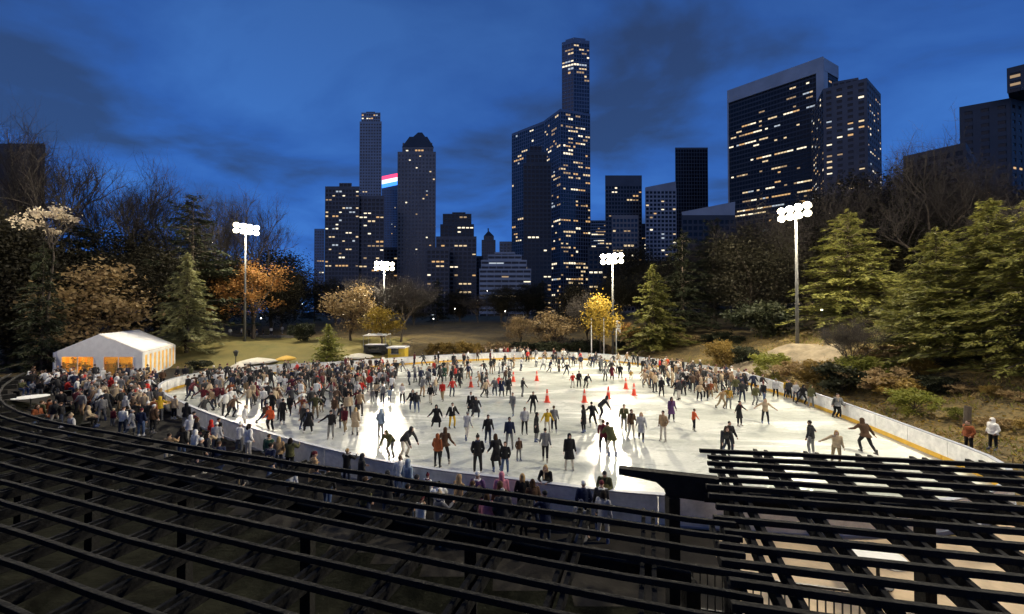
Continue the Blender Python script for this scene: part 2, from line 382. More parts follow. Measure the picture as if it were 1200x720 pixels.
shade_slope = node_mat('shade-darkened slope', (.009,.0095,.006), 1.0, noise=.6, nscale=1.5, bump=.8, bscale=7, spec=.03)  # near-black colour stands in for the shade under the pergola
sheet('slope', shade_slope, lambda x,y: (line1(np.clip(x,-36,30))-y > -7)&(y > -5)&((x < 1.9+.4*y)|(line1(np.clip(x,-36,30))-y > 4.0))&(x < 24)&(rink_dist(x,y) > 4.2)&~(terr(x,y,0)&(rink_dist(x,y) > 4.8)&(x < -24)), .22, .5, (-50,26,-6,34))
asph = node_mat('park road asphalt', (.06,.058,.052), .9, noise=.3, nscale=1.5, bump=.5, bscale=12)
sheet('road', asph, lambda x,y: (np.abs(y-(78+.05*x)) < 3.2)&(x < -60), .09, 1.0, (-150,-20,60,100))

# ------------------------------------------------------------------ barrier round the ice
def offset(poly, d):
    n = len(poly); out = []
    for i in range(n):
        t = poly[(i+1)%n]-poly[i-1]; t /= np.linalg.norm(t); out.append(poly[i]+np.array([t[1],-t[0]])*d)
    return np.array(out)
area = .5*np.sum(_rx*np.roll(_ry,-1)-np.roll(_rx,-1)*_ry)
sg = 1 if area > 0 else -1
def ring(r_in, r_out, z0, z1, mat, name, parent, gap=None):
    a = offset(rink, sg*r_in); c = offset(rink, sg*r_out); n = len(a); m = MB()
    # resample by arc length into panels
    seg = np.linalg.norm(np.roll(a,-1,0)-a, axis=1); cum = np.concatenate([[0],np.cumsum(seg)]); tot = cum[-1]
    def at(poly, s):
        s %= tot; i = min(np.searchsorted(cum, s, 'right')-1, n-1); t = (s-cum[i])/seg[i]; return poly[i]*(1-t)+poly[(i+1)%n]*t
    k = int(round(tot/2.4)); st = tot/k; g = gap or 0
    for i in range(k):
        s0, s1 = i*st+g/2, (i+1)*st-g/2; L4 = []
        for s in np.linspace(s0, s1, 3):
            p = at(a, s); q = at(c, s); L4 += [(p[0],p[1],z0),(q[0],q[1],z0),(q[0],q[1],z1),(p[0],p[1],z1)]
        f = [(3,2,1,0),(8,9,10,11)]
        for j in (0,4):
            for w_ in range(4): f.append((j+w_, j+(w_+1)%4, j+4+(w_+1)%4, j+4+w_))
        m.add(L4, f)
    return m.build(name, mat, parent), at, tot
bar_t = thing('rink_barrier', 'white barrier boards with yellow kick strip running all round the ice', 'barrier')
ring(.03, .11, -.03, 1.05, M['white_board'], 'board', bar_t, .03)
ring(.005, .029, .004, .24, M['yellow_kick'], 'kick_strip', bar_t, .03)
ring(-.02, .16, 1.053, 1.10, M['rail_grey'], 'top_rail', bar_t, .0)
_, ring_at, ring_tot = ring(.112, .15, -.03, .10, M['rail_grey'], 'base_rail', bar_t, .03)
# ------------------------------------------------------------------ pergolas in the foreground (top at 3.5 m)
PT = CAM_H-3.8
rnd = random.Random(4)
def offs_line(k, x0, x1, step=1.1):         # slat k of the long pergola: curve offset along its normal
    out = []; xx = x0
    n = max(2, int((x1-x0)/step))
    for i in range(n+1):
        x = x0+(x1-x0)*i/n; y = float(line1(x)); h = .05; t = Vector((2*h, float(line1(x+h)-line1(x-h)), 0)).normalized()
        nrm = Vector((t.y, -t.x, 0)); off = .47*k
        p = Vector((x, y, 0))+nrm*off; out.append(p)
    return out
def wob(p, a=.012): return (p.x+rnd.uniform(-a,a), p.y+rnd.uniform(-a,a), PT+rnd.uniform(-a,a))
pg = thing('pergola', 'long dark timber pergola curving across the foreground below the camera', 'pergola')
def xb(y): return 3.94+.4*(y-7.03)          # right end of the long pergola
for k in range(-1, 14):
    pts = offs_line(k, (-31 if k < 3 else -24.5)+k*.2, 6.5)
    ext = rnd.uniform(.15,.5); cut = [p for p in pts if p.x < xb(p.y)+ext]
    if len(cut) < len(pts) and cut:
        a_, b_ = cut[-1], pts[len(cut)]; f0, f1 = a_.x-xb(a_.y)-ext, b_.x-xb(b_.y)-ext; cut.append(a_.lerp(b_, -f0/(f1-f0)))
    pts = cut
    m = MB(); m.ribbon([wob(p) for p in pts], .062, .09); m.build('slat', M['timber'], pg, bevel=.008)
dirr = Vector((.37, 1, 0)).normalized()
i = 0
x = -30.3
while x < 4.0:
    y = float(line1(x)); t = Vector((1, float(line1(x+.05)-line1(x-.05))/.1, 0)).normalized(); nr = Vector((-t.y, t.x, 0))
    d = (nr*.75+dirr*.25).normalized() if x < -12 else dirr
    tail = rnd.uniform(.55,.95)
    a = Vector((x,y,0))+d*tail; b_ = Vector((x,y,0))-d*(6.3)
    for s in (-.085,.085):
        m = MB(); o = Vector((d.y,-d.x,0))*s
        m.bar((a.x+o.x,a.y+o.y,PT-.205),(b_.x+o.x,b_.y+o.y,PT-.216),.07,.20)
        # rounded tail end
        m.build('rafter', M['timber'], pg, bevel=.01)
    i += 1; x += 1.16 if x > -14 else 1.5
for xx in np.arange(-29.4, 3.5, 3.6):
    for q in (.6, 4.4):
        y = float(line1(xx)); t = Vector((1, float(line1(xx+.05)-line1(xx-.05))/.1, 0)).normalized(); nr = Vector((t.y,-t.x,0))
        p = Vector((xx,y,0))+nr*q; z0 = gz1(p.x,p.y)
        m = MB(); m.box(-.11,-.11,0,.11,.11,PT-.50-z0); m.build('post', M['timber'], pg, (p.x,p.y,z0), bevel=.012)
for q in (.6, 4.4):                          # carrying beams
    pts = []
    for xx in np.arange(-31, 3.6, 1.0):
        y = float(line1(xx)); t = Vector((1, float(line1(xx+.05)-line1(xx-.05))/.1, 0)).normalized(); nr = Vector((t.y,-t.x,0))
        p = Vector((xx,y,0))+nr*q; pts.append((p.x,p.y,PT-.318))
    m = MB(); m.ribbon(pts, .15, .19); m.build('beam', M['timber'], pg, bevel=.01)

pr = thing('pergola', 'straight projecting pergola wing over the lit paving beside the near rink corner', 'pergola')
def rline(k, x): return 10.35-.14*(5.26-5.26)-.455*k+(-.14-.005*k)*(x-5.26)
for k in range(0, 17):
    # left end steps along the skewed edge
    xe = 5.26-.175*k*2.2*.455+rnd.uniform(-.05,.12); xe = 5.26-.40*.455*k + rnd.uniform(-.06,.14)
    if k in (4,): xe += .1
    m = MB(); n = 9; xr = 16.5
    pts = [Vector((xe+(xr-xe)*j/n, rline(k, xe+(xr-xe)*j/n), 0)) for j in range(n+1)]
    m.ribbon([wob(p) for p in pts], .085, .105); m.build('slat', M['timber'], pr, bevel=.008)
for j, x0 in enumerate(np.arange(5.75, 17, 1.29)):
    y0 = rline(0, x0)+ (.45 if j else .1); a = Vector((x0,y0,0)); b_ = a-dirr*8.3
    for s in (-.13,.13):
        m = MB(); o = Vector((dirr.y,-dirr.x,0))*s
        m.bar((a.x+o.x,a.y+o.y,PT-.205),(b_.x+o.x,b_.y+o.y,PT-.226),.09,.24); m.build('rafter', M['timber'], pr, bevel=.01)
for (q, hgt) in ((1.9,.19),(5.6,.19)):
    pts = [(x_, rline(0,x_)-q, PT-.348) for x_ in np.arange(4.4-.4*(q-1.9), 16.5, 1.0)]
    m = MB(); m.ribbon(pts, .16, hgt); m.build('beam', M['timber'], pr, bevel=.01)
    for x_ in np.arange(5.0-.4*(q-1.9), 16.4, 3.8):
        y_ = rline(0,x_)-q; z0 = gz1(x_,y_)
        m = MB(); m.box(-.12,-.12,0,.12,.12,PT-.50-z0); m.build('post', M['timber'], pr, (x_,y_,z0), bevel=.012)
# the heavy header beam whose shaped nose sticks out over the terrace
nose = [(-2.15,0),(-2.10,.12),(-.0,.12),(4.6,.12),(4.6,-.20),(-.9,-.20),(-1.05,-.10),(-1.35,-.03),(-2.15,-.0)]
A = Vector((2.62,9.14,PT-.13)); B = Vector((4.69,8.57,PT-.13)); dd = (B-A).normalized()
prof = [(0,.13),(2.2,.13),(2.2,-.42),(1.08,-.40),(1.02,-.24),(.85,-.10),(.45,-.05),(0,-.03)]
m = MB(); ww = Vector((dd.y,-dd.x,0))*.10; n = len(prof)
vs = [A+dd*u+Vector((0,0,v))-ww for u,v in prof]+[A+dd*u+Vector((0,0,v))+ww for u,v in prof]
m.add(vs, [tuple(range(n)), tuple(range(2*n-1,n-1,-1))]+[(i,i+n,(i+1)%n+n,(i+1)%n) for i in range(n)])
m.build('header_beam', M['timber'], pr)
C_ = A+dd*2.25; m = MB(); m.bar((C_.x-.1,C_.y+.03,PT-.44),(15.5,6.9,PT-.44),.18,.26); m.build('beam', M['timber'], pr)
C_ = A+dd*1.22; z0 = gz1(C_.x,C_.y)
m = MB(); m.box(-.13,-.13,0,.13,.13,PT-.555-z0); m.build('post', M['timber'], pr, (C_.x,C_.y,z0), bevel=.012)

# black railing, bench and tables below the slats
def railing(a, b, label, h=1.0):
    t = thing('railing', label, 'railing', (a[0],a[1],gz1(*a)+.11), 0, 'black railings under the pergola')
    a = Vector((a[0],a[1],0)); b = Vector((b[0],b[1],0)); o = a.copy(); d = b-a; n = int(d.length/.16)
    m = MB(); m.bar((0,0,h),(d.x,d.y,h),.05,.05); m.build('handrail', M['black_metal'], t)
    m = MB(); m.bar((0,0,.12),(d.x,d.y,.12),.04,.04); m.build('bottom_rail', M['black_metal'], t)
    for i in range(n+1):
        p = d*(i/n); w_ = .045 if i % 8 == 0 else .022; m = MB()
        m.box(-w_/2,-w_/2,0 if i % 8 == 0 else .14,w_/2,w_/2,h-.026); m.build('baluster', M['black_metal'], t, (p.x,p.y,0))
railing((4.0,9.0),(8.0,8.2), 'black baluster railing over lit paving below the pergola nose')
railing((9.4,7.6),(11.4,7.2), 'short black railing beside the lit paving under the pergola wing')
def table(name, label, loc, r, h, mat):
    t = thing(name, label, 'table', (loc[0],loc[1],gz1(*loc)+.11))
    m = MB(); m.tube([(0,0,h-.03),(0,0,h)],[r,r],24); m.build('tabletop', mat, t)
    m = MB(); m.tube([(0,0,0),(0,0,.03),(0,0,.04),(0,0,h-.031)],[.3,.3,.04,.04],12); m.build('pedestal', M['black_metal'], t)
table('round_table', 'round orange table beside the left end of the barrier', gp(180,474,.75), 1.05, .75, M['orange_top'])
table('round_table', 'white round table among seated people at the far left', gp(38,470,.75), .9, .75, M['white_cloth'])
table('round_table', 'white round table lit under the pergola wing', (9.7,9.9), .6, .75, M['white_cloth'])
# ------------------------------------------------------------------ trees: prototypes (unit objects, height given) and copies
def quads(C, D, Wd, L, W):                  # leaf quads: centre C, long direction D, width direction Wd
    a = D*L[:,None]/2; b = Wd*W[:,None]/2
    V = np.stack([C-a, C-a*.1+b, C+a, C-a*.1-b],1).reshape(-1,3); n = len(C)
    return V, np.arange(4*n).reshape(n,4)
def unit(v): return v/np.maximum(np.linalg.norm(v,axis=1,keepdims=True),1e-9)
def conifer_proto(seed, h, r, levels=34, per=7, sprays=26, leaf=.5, bare=.08, power=.85, droop=.35, skip=.12, wid=.28):
    g = np.random.default_rng(seed); C=[];D=[];W=[];LL=[]; br = MB()
    for i in range(levels):
        t = bare+(1-bare)*(i/levels)**.92; z = h*t
        for j in range(per):
            if g.random() < skip: continue
            az = g.uniform(0,2*math.pi); Lb = r*(1-t)**power*g.uniform(.42,1.22)+.12
            zz = z+g.uniform(-1.1,1.1)*h/levels; up = g.uniform(-.08,.42)
            n = max(4, int(sprays*min(1, Lb/r+.15)))
            s = np.sort(g.uniform(.12,1,n)); out = s*Lb; zz_ = zz+up*out-droop*Lb*s**2*g.uniform(.6,1.3)
            side = np.where(np.arange(n)%2, 1,-1)*g.uniform(.1,.85,n); spread = side*wid*Lb*(1.05-s)*1.2
            ca, sa = math.cos(az), math.sin(az)
            x = out*ca-spread*sa; y = out*sa+spread*ca
            C.append(np.stack([x,y,zz_+g.normal(0,.12*leaf/.5,n)],1))
            ang = az+side*.9
            D.append(np.stack([np.cos(ang),np.sin(ang),g.uniform(-.55,.15,n)],1))
            W.append(g.normal(0,1,(n,3))*[.6,.6,.35]+np.stack([-np.sin(ang),np.cos(ang),np.zeros(n)],1)); LL.append(leaf*g.uniform(.6,1.35,n)*(.55+.6*min(1,Lb/r)))
            e = (Lb*.86*ca, Lb*.86*sa, zz+up*Lb*.86-droop*Lb*.74)
            br.tube([(0,0,zz),(Lb*.45*ca,Lb*.45*sa,zz+up*Lb*.45-droop*Lb*.2),e],[.018*Lb+.012,.012*Lb+.008,.006],3,cap=False)
    C=np.concatenate(C);D=unit(np.concatenate(D));W=np.concatenate(W);W=unit(W-D*(W*D).sum(1,keepdims=True));LL=np.concatenate(LL)
    V,Fq = quads(C,D,W,LL,LL*g.uniform(.22,.42,len(LL)))
    br.tube([(0,0,-.6),(0,0,h*.35),(0,0,h*.7),(0,0,h*.98)],[.028*h*.55,.021*h*.5,.011*h*.5,.02],9)
    return V,Fq,br
def skeleton(g, h, levels=(6,5,4,4), spread=.75, trunk=.28, up=.35, thick=.009, start=None):
    br = []                                   # (pts, r0, r1, level)
    def grow(p, d, L, r, lev):
        n = 4; pts=[p.copy()]; q=p.copy(); dd=d.copy()
        for i in range(n):
            dd = dd+g.normal(0,.16 if lev else .05,3); dd[2]+= .05*up; dd/=np.linalg.norm(dd); q=q+dd*L/n; pts.append(q.copy())
        br.append((pts,r,max(r*.5,.006),lev))
        if lev >= len(levels): return
        k = levels[lev]
        for i in range(k):
            f = (.55+.45*(i+.6)/k) if lev==0 else g.uniform(.3,1.0)
            j = min(int(f*n),n-1); b = pts[j]+(pts[j+1]-pts[j])*(f*n-j if f<1 else 1)
            az = 2*math.pi*(i/k)+g.uniform(-.6,.6)+lev; 
            o = np.array([math.cos(az),math.sin(az),0.])
            nd = dd*(.55)+o*spread*g.uniform(.7,1.2)+np.array([0,0,up*g.uniform(.2,1.0)]); nd/=np.linalg.norm(nd)
            grow(b, nd, L*(g.uniform(.85,1.15) if lev==0 else g.uniform(.5,.72)), r*.55, lev+1)
        
    grow(np.zeros(3), np.array([g.normal(0,.05),g.normal(0,.05),1.]), h*trunk, h*thick, 0)
    return br
def bare_proto(seed, h, levels=(7,5,5,4), spread=.58, twigs=5, trunk=.27, tw=.06, up=.42, minr=.009):
    g = np.random.default_rng(seed); br = skeleton(g,h,levels,spread,trunk,up=up); tk=MB(); cw=MB(); top=len(levels)
    for pts,r0,r1,lev in br:
        n=len(pts); rr=[max(r0+(r1-r0)*i/(n-1),minr) for i in range(n)]
        if lev<=1: tk.tube(pts if lev else [pts[0]-np.array([0,0,.6])]+pts, rr if lev else [rr[0]*1.25]+rr, 8 if lev==0 else 6)
        elif lev<top: cw.tube(pts,rr,4,cap=False)
        else:
            cw.tube(pts[::2],rr[::2],3,cap=False)
            for i in range(twigs):
                b=pts[g.integers(1,n)]; d=unit(g.normal(0,1,(1,3)))[0]+np.array([0,0,.35]); L=h*tw*g.uniform(.5,1.2)
                m_=b+d*L*.5+g.normal(0,.05*L,3); cw.tube([b,m_,b+d*L+g.normal(0,.16*L,3)],[minr*.8,minr*.6,minr*.3],3,cap=False)
    H = max(p[2] for b in br for p in b[0])
    return tk,cw,H
def leafy_proto(seed, h, rx, clumps=55, per=150, leaf=.26, zlo=.25, thin=1.0, cr=.16, bottom=.0, twigs=True):
    g=np.random.default_rng(seed); tk=MB()
    cen=[]
    while len(cen)<clumps:
        p=g.uniform(-1,1,3); q=np.linalg.norm(p)
        if q>1 or q<.30 : continue
        if g.random()<.25 and p[2]<-.2: continue
        cen.append(p)
    cen=np.array(cen); zc=h*(zlo+1)/2; hz=h*(1-zlo)/2
    cz=cen*np.array([rx,rx,hz])*g.uniform(.72,1.0,(clumps,1))+[0,0,zc]
    C=[];
    for c in cz:
        k=int(per*g.uniform(.5,1.5)); rr=cr*h*g.uniform(.55,1.25); C.append(c+g.normal(0,1,(k,3))*rr*[.55,.55,.38])
    C=np.concatenate(C); C=C[C[:,2]>bottom]; n=len(C)
    D=unit(g.normal(0,1,(n,3))*[1,1,.6]); W=g.normal(0,1,(n,3)); W=unit(W-D*(W*D).sum(1,keepdims=True)); LL=leaf*g.uniform(.6,1.4,n)
    V,Fq=quads(C,D,W,LL,LL*.62)
    zz=[h*zlo*.6,h*(zlo+.35),h*.8] if zlo<.4 else [h*.4,h*.7,h*.86]
    if zlo>=.4: tk.tube([(0,0,-.5),(.02*h,0,zz[0]),(-.01*h,.01*h,zz[1]),(0,0,zz[2])],[.008*h,.006*h,.004*h,.002*h],8)
    else: tk.tube([(0,0,-.5),(.02*h,0,h*zlo*.6),(0,.02*h,h*(zlo+.22)),(0,0,h*.8)],[.020*h,.016*h,.011*h,.004*h],8)
    for c in cz[::2]:
        z0=h*zlo*(.8 if zlo<.4 else .92)+g.uniform(0,.3)*h*(1-zlo); z0=min(z0,c[2]); b=np.array([0,0,z0])
        tk.tube([b,(b+c)/2+g.normal(0,.03*h,3),c],[.007*h if zlo<.4 else .003*h,.004*h if zlo<.4 else .002*h,.0015*h],4,cap=False)
    return V,Fq,tk
PROT={}
def reg(name, crown_me, trunk_me, h): PROT[name]=(crown_me,trunk_me,h)
def reg_leafy(name, mat, **k):
    V,Fq,tk=leafy_proto(**k); reg(name, np_mesh(name+' crown',V,Fq,mat), tk.mesh(name+' trunk',M['bark']), k['h'])
def reg_con(name, mat, **k):
    V,Fq,br=conifer_proto(**k); reg(name, np_mesh(name+' crown',V,Fq,mat), br.mesh(name+' trunk',M['bark']), k['h'])
def reg_bare(name, **k):
    tk,cw,H=bare_proto(**k); print('BARE',name,H,max(abs(v[0]) for v in cw.v)); reg(name, cw.mesh(name+' crown',M['twig']), tk.mesh(name+' trunk',M['bark'],True), H)
reg_con('spruce0', M['spruce'], seed=1,h=12,r=3.6,levels=40,per=7,sprays=110,leaf=.40,bare=.06)
reg_con('spruce1', M['spruce'], seed=2,h=14,r=5.2,levels=44,per=8,sprays=130,leaf=.40,bare=.05,power=.7,droop=.28,skip=.08)
reg_con('spruce2', M['spruce'], seed=3,h=13,r=4.6,levels=42,per=7,sprays=130,leaf=.40,bare=.10,power=.62,droop=.22,skip=.10,wid=.34)
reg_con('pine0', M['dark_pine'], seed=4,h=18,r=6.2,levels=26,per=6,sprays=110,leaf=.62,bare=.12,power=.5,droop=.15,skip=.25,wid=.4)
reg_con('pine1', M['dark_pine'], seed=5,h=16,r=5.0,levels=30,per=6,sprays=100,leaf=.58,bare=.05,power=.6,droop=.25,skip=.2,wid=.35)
reg_bare('bare0', seed=11,h=24); reg_bare('bare1', seed=12,h=22,spread=.68); reg_bare('bare2', seed=13,h=20,spread=.5,levels=(8,5,5,4))
reg_bare('twiggy0', seed=14,h=9,levels=(7,5,4,3),twigs=8,minr=.009,trunk=.20,spread=.72)
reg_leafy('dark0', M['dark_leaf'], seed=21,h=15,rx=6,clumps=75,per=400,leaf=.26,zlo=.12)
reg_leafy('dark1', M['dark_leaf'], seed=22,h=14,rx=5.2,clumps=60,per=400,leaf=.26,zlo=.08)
reg_leafy('orange0', M['orange_leaf'], seed=23,h=12,rx=4.2,clumps=34,per=170,leaf=.26,zlo=.22,cr=.10)
reg_leafy('yellow0', M['yellow_leaf'], seed=24,h=7,rx=1.9,clumps=34,per=80,leaf=.26,zlo=.25,cr=.13)
reg_leafy('tan0', M['tan_leaf'], seed=25,h=9,rx=3.6,clumps=48,per=110,leaf=.30,zlo=.15,cr=.12)
reg_leafy('floodlit0', M['floodlit_leaf'], seed=33,h=18,rx=2.7,clumps=15,per=80,leaf=.26,zlo=.80,cr=.035)  # crown only at the top, shaped as the floodlit boughs
reg_leafy('gold0', M['gold_leaf'], seed=26,h=2.4,rx=1.5,clumps=40,per=120,leaf=.16,zlo=.02,cr=.16)
reg_leafy('lime0', M['lime_leaf'], seed=27,h=2.4,rx=1.7,clumps=45,per=120,leaf=.15,zlo=.02,cr=.14)
reg_leafy('shrub0', M['dark_pine'], seed=28,h=2.6,rx=2.0,clumps=44,per=110,leaf=.22,zlo=.02,cr=.15)
reg_leafy('shrub1', M['tan_leaf'], seed=29,h=2.0,rx=1.8,clumps=36,per=100,leaf=.17,zlo=.02,cr=.15)
# round clipped-looking evergreen by the lawn
reg_con('litspruce', M['floodlit_spruce'], seed=41,h=12,r=3.5,levels=36,per=7,sprays=100,leaf=.42,bare=.05,skip=.15)
reg_con('bushy0', M['lime_leaf'], seed=30,h=5,r=2.5,levels=30,per=9,sprays=34,leaf=.36,bare=.01,power=.75,droop=.1,skip=.1,wid=.35)  # brighter lime needles stand in for floodlight on the bush's front

trng = random.Random(77)
TREES=[]
def tree(proto, x, y, h, label, name='tree', cat='tree', group=None, wide=1.0, z=None):
    cme,tme,H=PROT[proto]; s=h/H; z=gz1(x,y) if z is None else z
    t=thing(name,label,cat,(x,y,z),trng.uniform(0,6.28),group); wide*=(.62 if proto[:4]=='bare' else 1); t.scale=(s*wide,s*wide,s)
    c=link('crown',cme,t); k=link('trunk',tme,t); TREES.append(t); return t
def tree_px(proto, px, d, top, label, **k):
    x=pxx(px,d); z=gz1(x,d); return tree(proto,x,d,pz(top,d)-z,label,**k)
BT='bare winter trees against the sky'; EV='tall dark evergreens behind the rink'; CB='conifers on the right bank'; SH='shrubs beside the barrier'; RB='undergrowth on the right bank'
# left skyline
tree_px('bare0',52,52,138,'tallest bare winter tree behind the lit branch at far left',name='bare_tree',group=BT)
tree_px('bare1',8,50,158,'bare tree beside the dark flat block at far left',name='bare_tree',group=BT)
tree_px('bare2',140,60,178,'bare tree with dense fine twigs behind the white tent',name='bare_tree',group=BT)
tree_px('bare1',205,64,186,'wide bare tree with sweeping limbs above the tent and pale conifer',name='bare_tree',group=BT)
tree_px('bare0',296,76,228,'bare tree rising directly behind the left floodlight mast',name='bare_tree',group=BT)
tree_px('bare2',255,74,218,'bare tree just left of the left floodlight mast',name='bare_tree',group=BT)
tree_px('pine0',225,61,230,'dark flat topped pine behind the pale conifer',name='pine_tree',group=EV)
tree_px('dark0',140,58,262,'dark leafy tree behind the small tan tree',name='leafy_tree')
tree_px('pine1',80,54,248,'dark pine behind the lit pale branches at far left',name='pine_tree',group=EV,wide=1.2)
tree_px('dark1',20,47,262,'dark leafy tree under the flat block at far left',name='leafy_tree')
tree_px('dark0',-30,44,236,'dark leafy tree cut by the frame left of the parked cars',name='leafy_tree')
tree_px('dark1',182,57,288,'dark ragged tree between the tan tree and pale conifer',name='leafy_tree')
tree_px('pine1',45,48,285,'lower dark pine under the lit pale branches',name='pine_tree',group=EV,wide=1.3)
tree_px('pine1',50,40.6,287,'narrow dark pine in front of the slender pale topped tree',name='pine_tree',group=EV,wide=.7)
tree_px('dark0',260,68,300,'dark leafy tree left of the orange leaved tree',name='leafy_tree')
tree_px('dark1',330,80,312,'dark leafy tree right of the orange leaved tree',name='leafy_tree')
tree_px('tan0',108,49,300,'small layered tan tree above the white tent',name='autumn_tree',wide=1.1)
tree_px('floodlit0',58,41,240,'slender tree whose pale top boughs are brightly lit at far left',name='floodlit_tree')
tree_px('litspruce',219,53,296,'floodlit pale green conifer right of the white tent',name='conifer',wide=1.2)
tree_px('orange0',297,67,296,'orange leaved tree under the left floodlight',name='autumn_tree',wide=1.15)
tree_px('orange0',238,63,345,'small rust coloured tree behind the pale conifer',name='autumn_tree',wide=.8)
tree_px('bushy0',385,50.5,381,'bright green rounded evergreen bush at the lawn edge',name='evergreen_bush',cat='bush',wide=1.0)
tree_px('tan0',412,66,330,'tan autumn tree left of the second floodlight',name='autumn_tree',wide=1.2)
tree_px('twiggy0',470,66,322,'pale twiggy tree lit white beside the second floodlight',name='bare_tree',wide=1.0)
tree_px('yellow0',447,62,358,'yellowish small tree below the second floodlight',name='autumn_tree',wide=1.5)
tree_px('twiggy0',432,78,325,'twiggy brown tree behind the second floodlight glow',name='bare_tree',wide=1.3)
# dark tree belt
FT='far trees in the dark belt below the skyline'
k=0
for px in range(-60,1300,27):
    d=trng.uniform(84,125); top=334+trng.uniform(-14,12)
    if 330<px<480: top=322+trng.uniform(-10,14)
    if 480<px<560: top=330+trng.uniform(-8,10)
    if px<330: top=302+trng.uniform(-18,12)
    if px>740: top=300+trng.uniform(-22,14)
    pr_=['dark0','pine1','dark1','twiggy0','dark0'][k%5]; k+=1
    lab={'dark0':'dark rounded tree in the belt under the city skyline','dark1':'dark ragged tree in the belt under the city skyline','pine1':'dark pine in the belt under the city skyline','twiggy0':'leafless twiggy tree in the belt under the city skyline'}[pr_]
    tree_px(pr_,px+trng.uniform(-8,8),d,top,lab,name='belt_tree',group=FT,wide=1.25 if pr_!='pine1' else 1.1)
# right of centre
tree_px('spruce0',765,57,308,'floodlit green conifer right of the third floodlight mast',name='conifer',wide=1.35)
tree_px('pine1',800,61,270,'dark evergreen right behind the floodlit green conifer',name='pine_tree',group=EV,wide=1.1)
tree_px('pine0',838,66,258,'broad black evergreen at the middle of the right treeline',name='pine_tree',group=EV)
tree_px('dark1',880,58,262,'black leafy tree left of the fourth floodlight mast',name='leafy_tree')
tree_px('dark0',775,78,300,'dull tree behind the third floodlight and its conifer',name='leafy_tree')
tree_px('yellow0',703,60,343,'bright yellow tree behind the three flagpoles',name='autumn_tree',wide=.95)
tree_px('twiggy0',688,64,344,'pale twiggy tree left of the yellow tree',name='bare_tree',wide=.8)
tree_px('tan0',650,64,362,'tan bush like tree beyond the far barrier',name='autumn_tree',wide=1.5)
tree_px('tan0',610,70,368,'brown low tree beyond the far barrier',name='autumn_tree',wide=1.6)
tree_px('orange0',738,60,376,'low orange tree under the third floodlight mast',name='autumn_tree',wide=1.3)
tree_px('twiggy0',893,60,240,'grey brown twiggy tree lit beside the fourth floodlight mast',name='bare_tree',wide=.62)
tree_px('bare2',985,62,192,'tall bare tree right of the fourth floodlight mast',name='bare_tree',group=BT)
tree_px('bare0',1045,64,176,'bare tree in front of the brown tower',name='bare_tree',group=BT)
tree_px('bare1',1092,52,143,'bare tree standing above the dark low block on the right',name='bare_tree',group=BT)
tree_px('bare2',1150,50,180,'bare tree in front of the far right tower',name='bare_tree',group=BT)
tree_px('dark1',1005,66,205,'dark leafy tree hiding the foot of the brown tower',name='leafy_tree')
tree_px('dark0',1062,64,200,'dark leafy tree below the long low block',name='leafy_tree')
tree_px('dark1',1122,60,222,'dark leafy tree left of the far right tower foot',name='leafy_tree')
tree_px('dark0',1185,56,218,'dark leafy tree in front of the far right tower',name='leafy_tree')
tree_px('dark0',945,68,245,'dark leafy tree right behind the fourth floodlight mast',name='leafy_tree')
tree_px('dark0',1050,58,250,'dark leafy tree behind the right bank conifers',name='leafy_tree')
tree_px('spruce1',995,44.5,246,'conifer with brightly lit left boughs beside the fourth floodlight',name='conifer',group=CB,wide=1.35)
tree_px('spruce1',1098,29,268,'large drooping conifer in the middle of the right bank',name='conifer',group=CB,wide=1.15)
tree_px('spruce2',1160,26,236,'tall conifer second from the right frame edge',name='conifer',group=CB,wide=1.15)
tree_px('spruce1',1215,23,226,'tall conifer cut by the right frame edge',name='conifer',group=CB)
tree_px('twiggy0',1190,27,236,'pale brightly lit twiggy tree by the right frame edge',name='bare_tree',wide=.7)
tree_px('spruce2',1055,33,332,'smaller olive conifer left of the large drooping one',name='conifer',group=CB,wide=1.2)
tree_px('twiggy0',1000,32,372,'small leafless tree on the leaf strewn bank',name='bare_tree',wide=.8)
tree_px('dark1',1120,52,255,'dark leafy tree behind the tall conifers on the right',name='leafy_tree')
# shrubs
for px,d,top in ((511,57.5,401),(524,57.8,400),(540,58.2,399),(555,58.6,401)):
    x=pxx(px,d); tree('gold0',x,d,pz(top,d)-gz1(x,d),'golden shrub in the trimmed row beyond the far barrier',name='shrub',cat='shrub',group='golden shrubs in a row',wide=.95)
SB='low dark shrubs beyond the far barrier'
for i,px in enumerate(range(575,880,17)):
    d=(61 if px<760 else 61-(px-760)*.10)+trng.uniform(-.6,2.5); x=pxx(px,d); top=399+trng.uniform(-5,5)
    if px>760: top=392+trng.uniform(-8,8)
    dark=trng.random()<.75
    tree('shrub0' if dark else 'shrub1',x,d,max(1.2,pz(top,d)-gz1(x,d)),'low dark shrub behind the far barrier boards' if dark else 'low tan shrub behind the far barrier boards',name='shrub',cat='shrub',group=SB,wide=1.1)
tree_px('gold0',842,46.5,397,'small orange brown shrub left of the rock outcrop',name='shrub',cat='shrub',group=SH,wide=.9)
tree_px('lime0',906,38.5,413,'rounded yellow green shrub in front of the rock outcrop',name='shrub',cat='shrub',group=SH,wide=1.1)
tree_px('shrub0',893,50,352,'large dark rhododendron above the rock outcrop',name='shrub',cat='shrub',group=SH,wide=1.0)
tree_px('shrub0',233,46.5,422,'dark low hedge bush between tent and barrier',name='shrub',cat='shrub',group=SH,wide=1.6)
tree_px('shrub0',355,62,378,'dark bush left of the bright green evergreen bush',name='shrub',cat='shrub',group=SH,wide=.9)
tree_px('shrub0',872,44,405,'dark shrub tucked beside the rock outcrop',name='shrub',cat='shrub',group=SH,wide=.9)
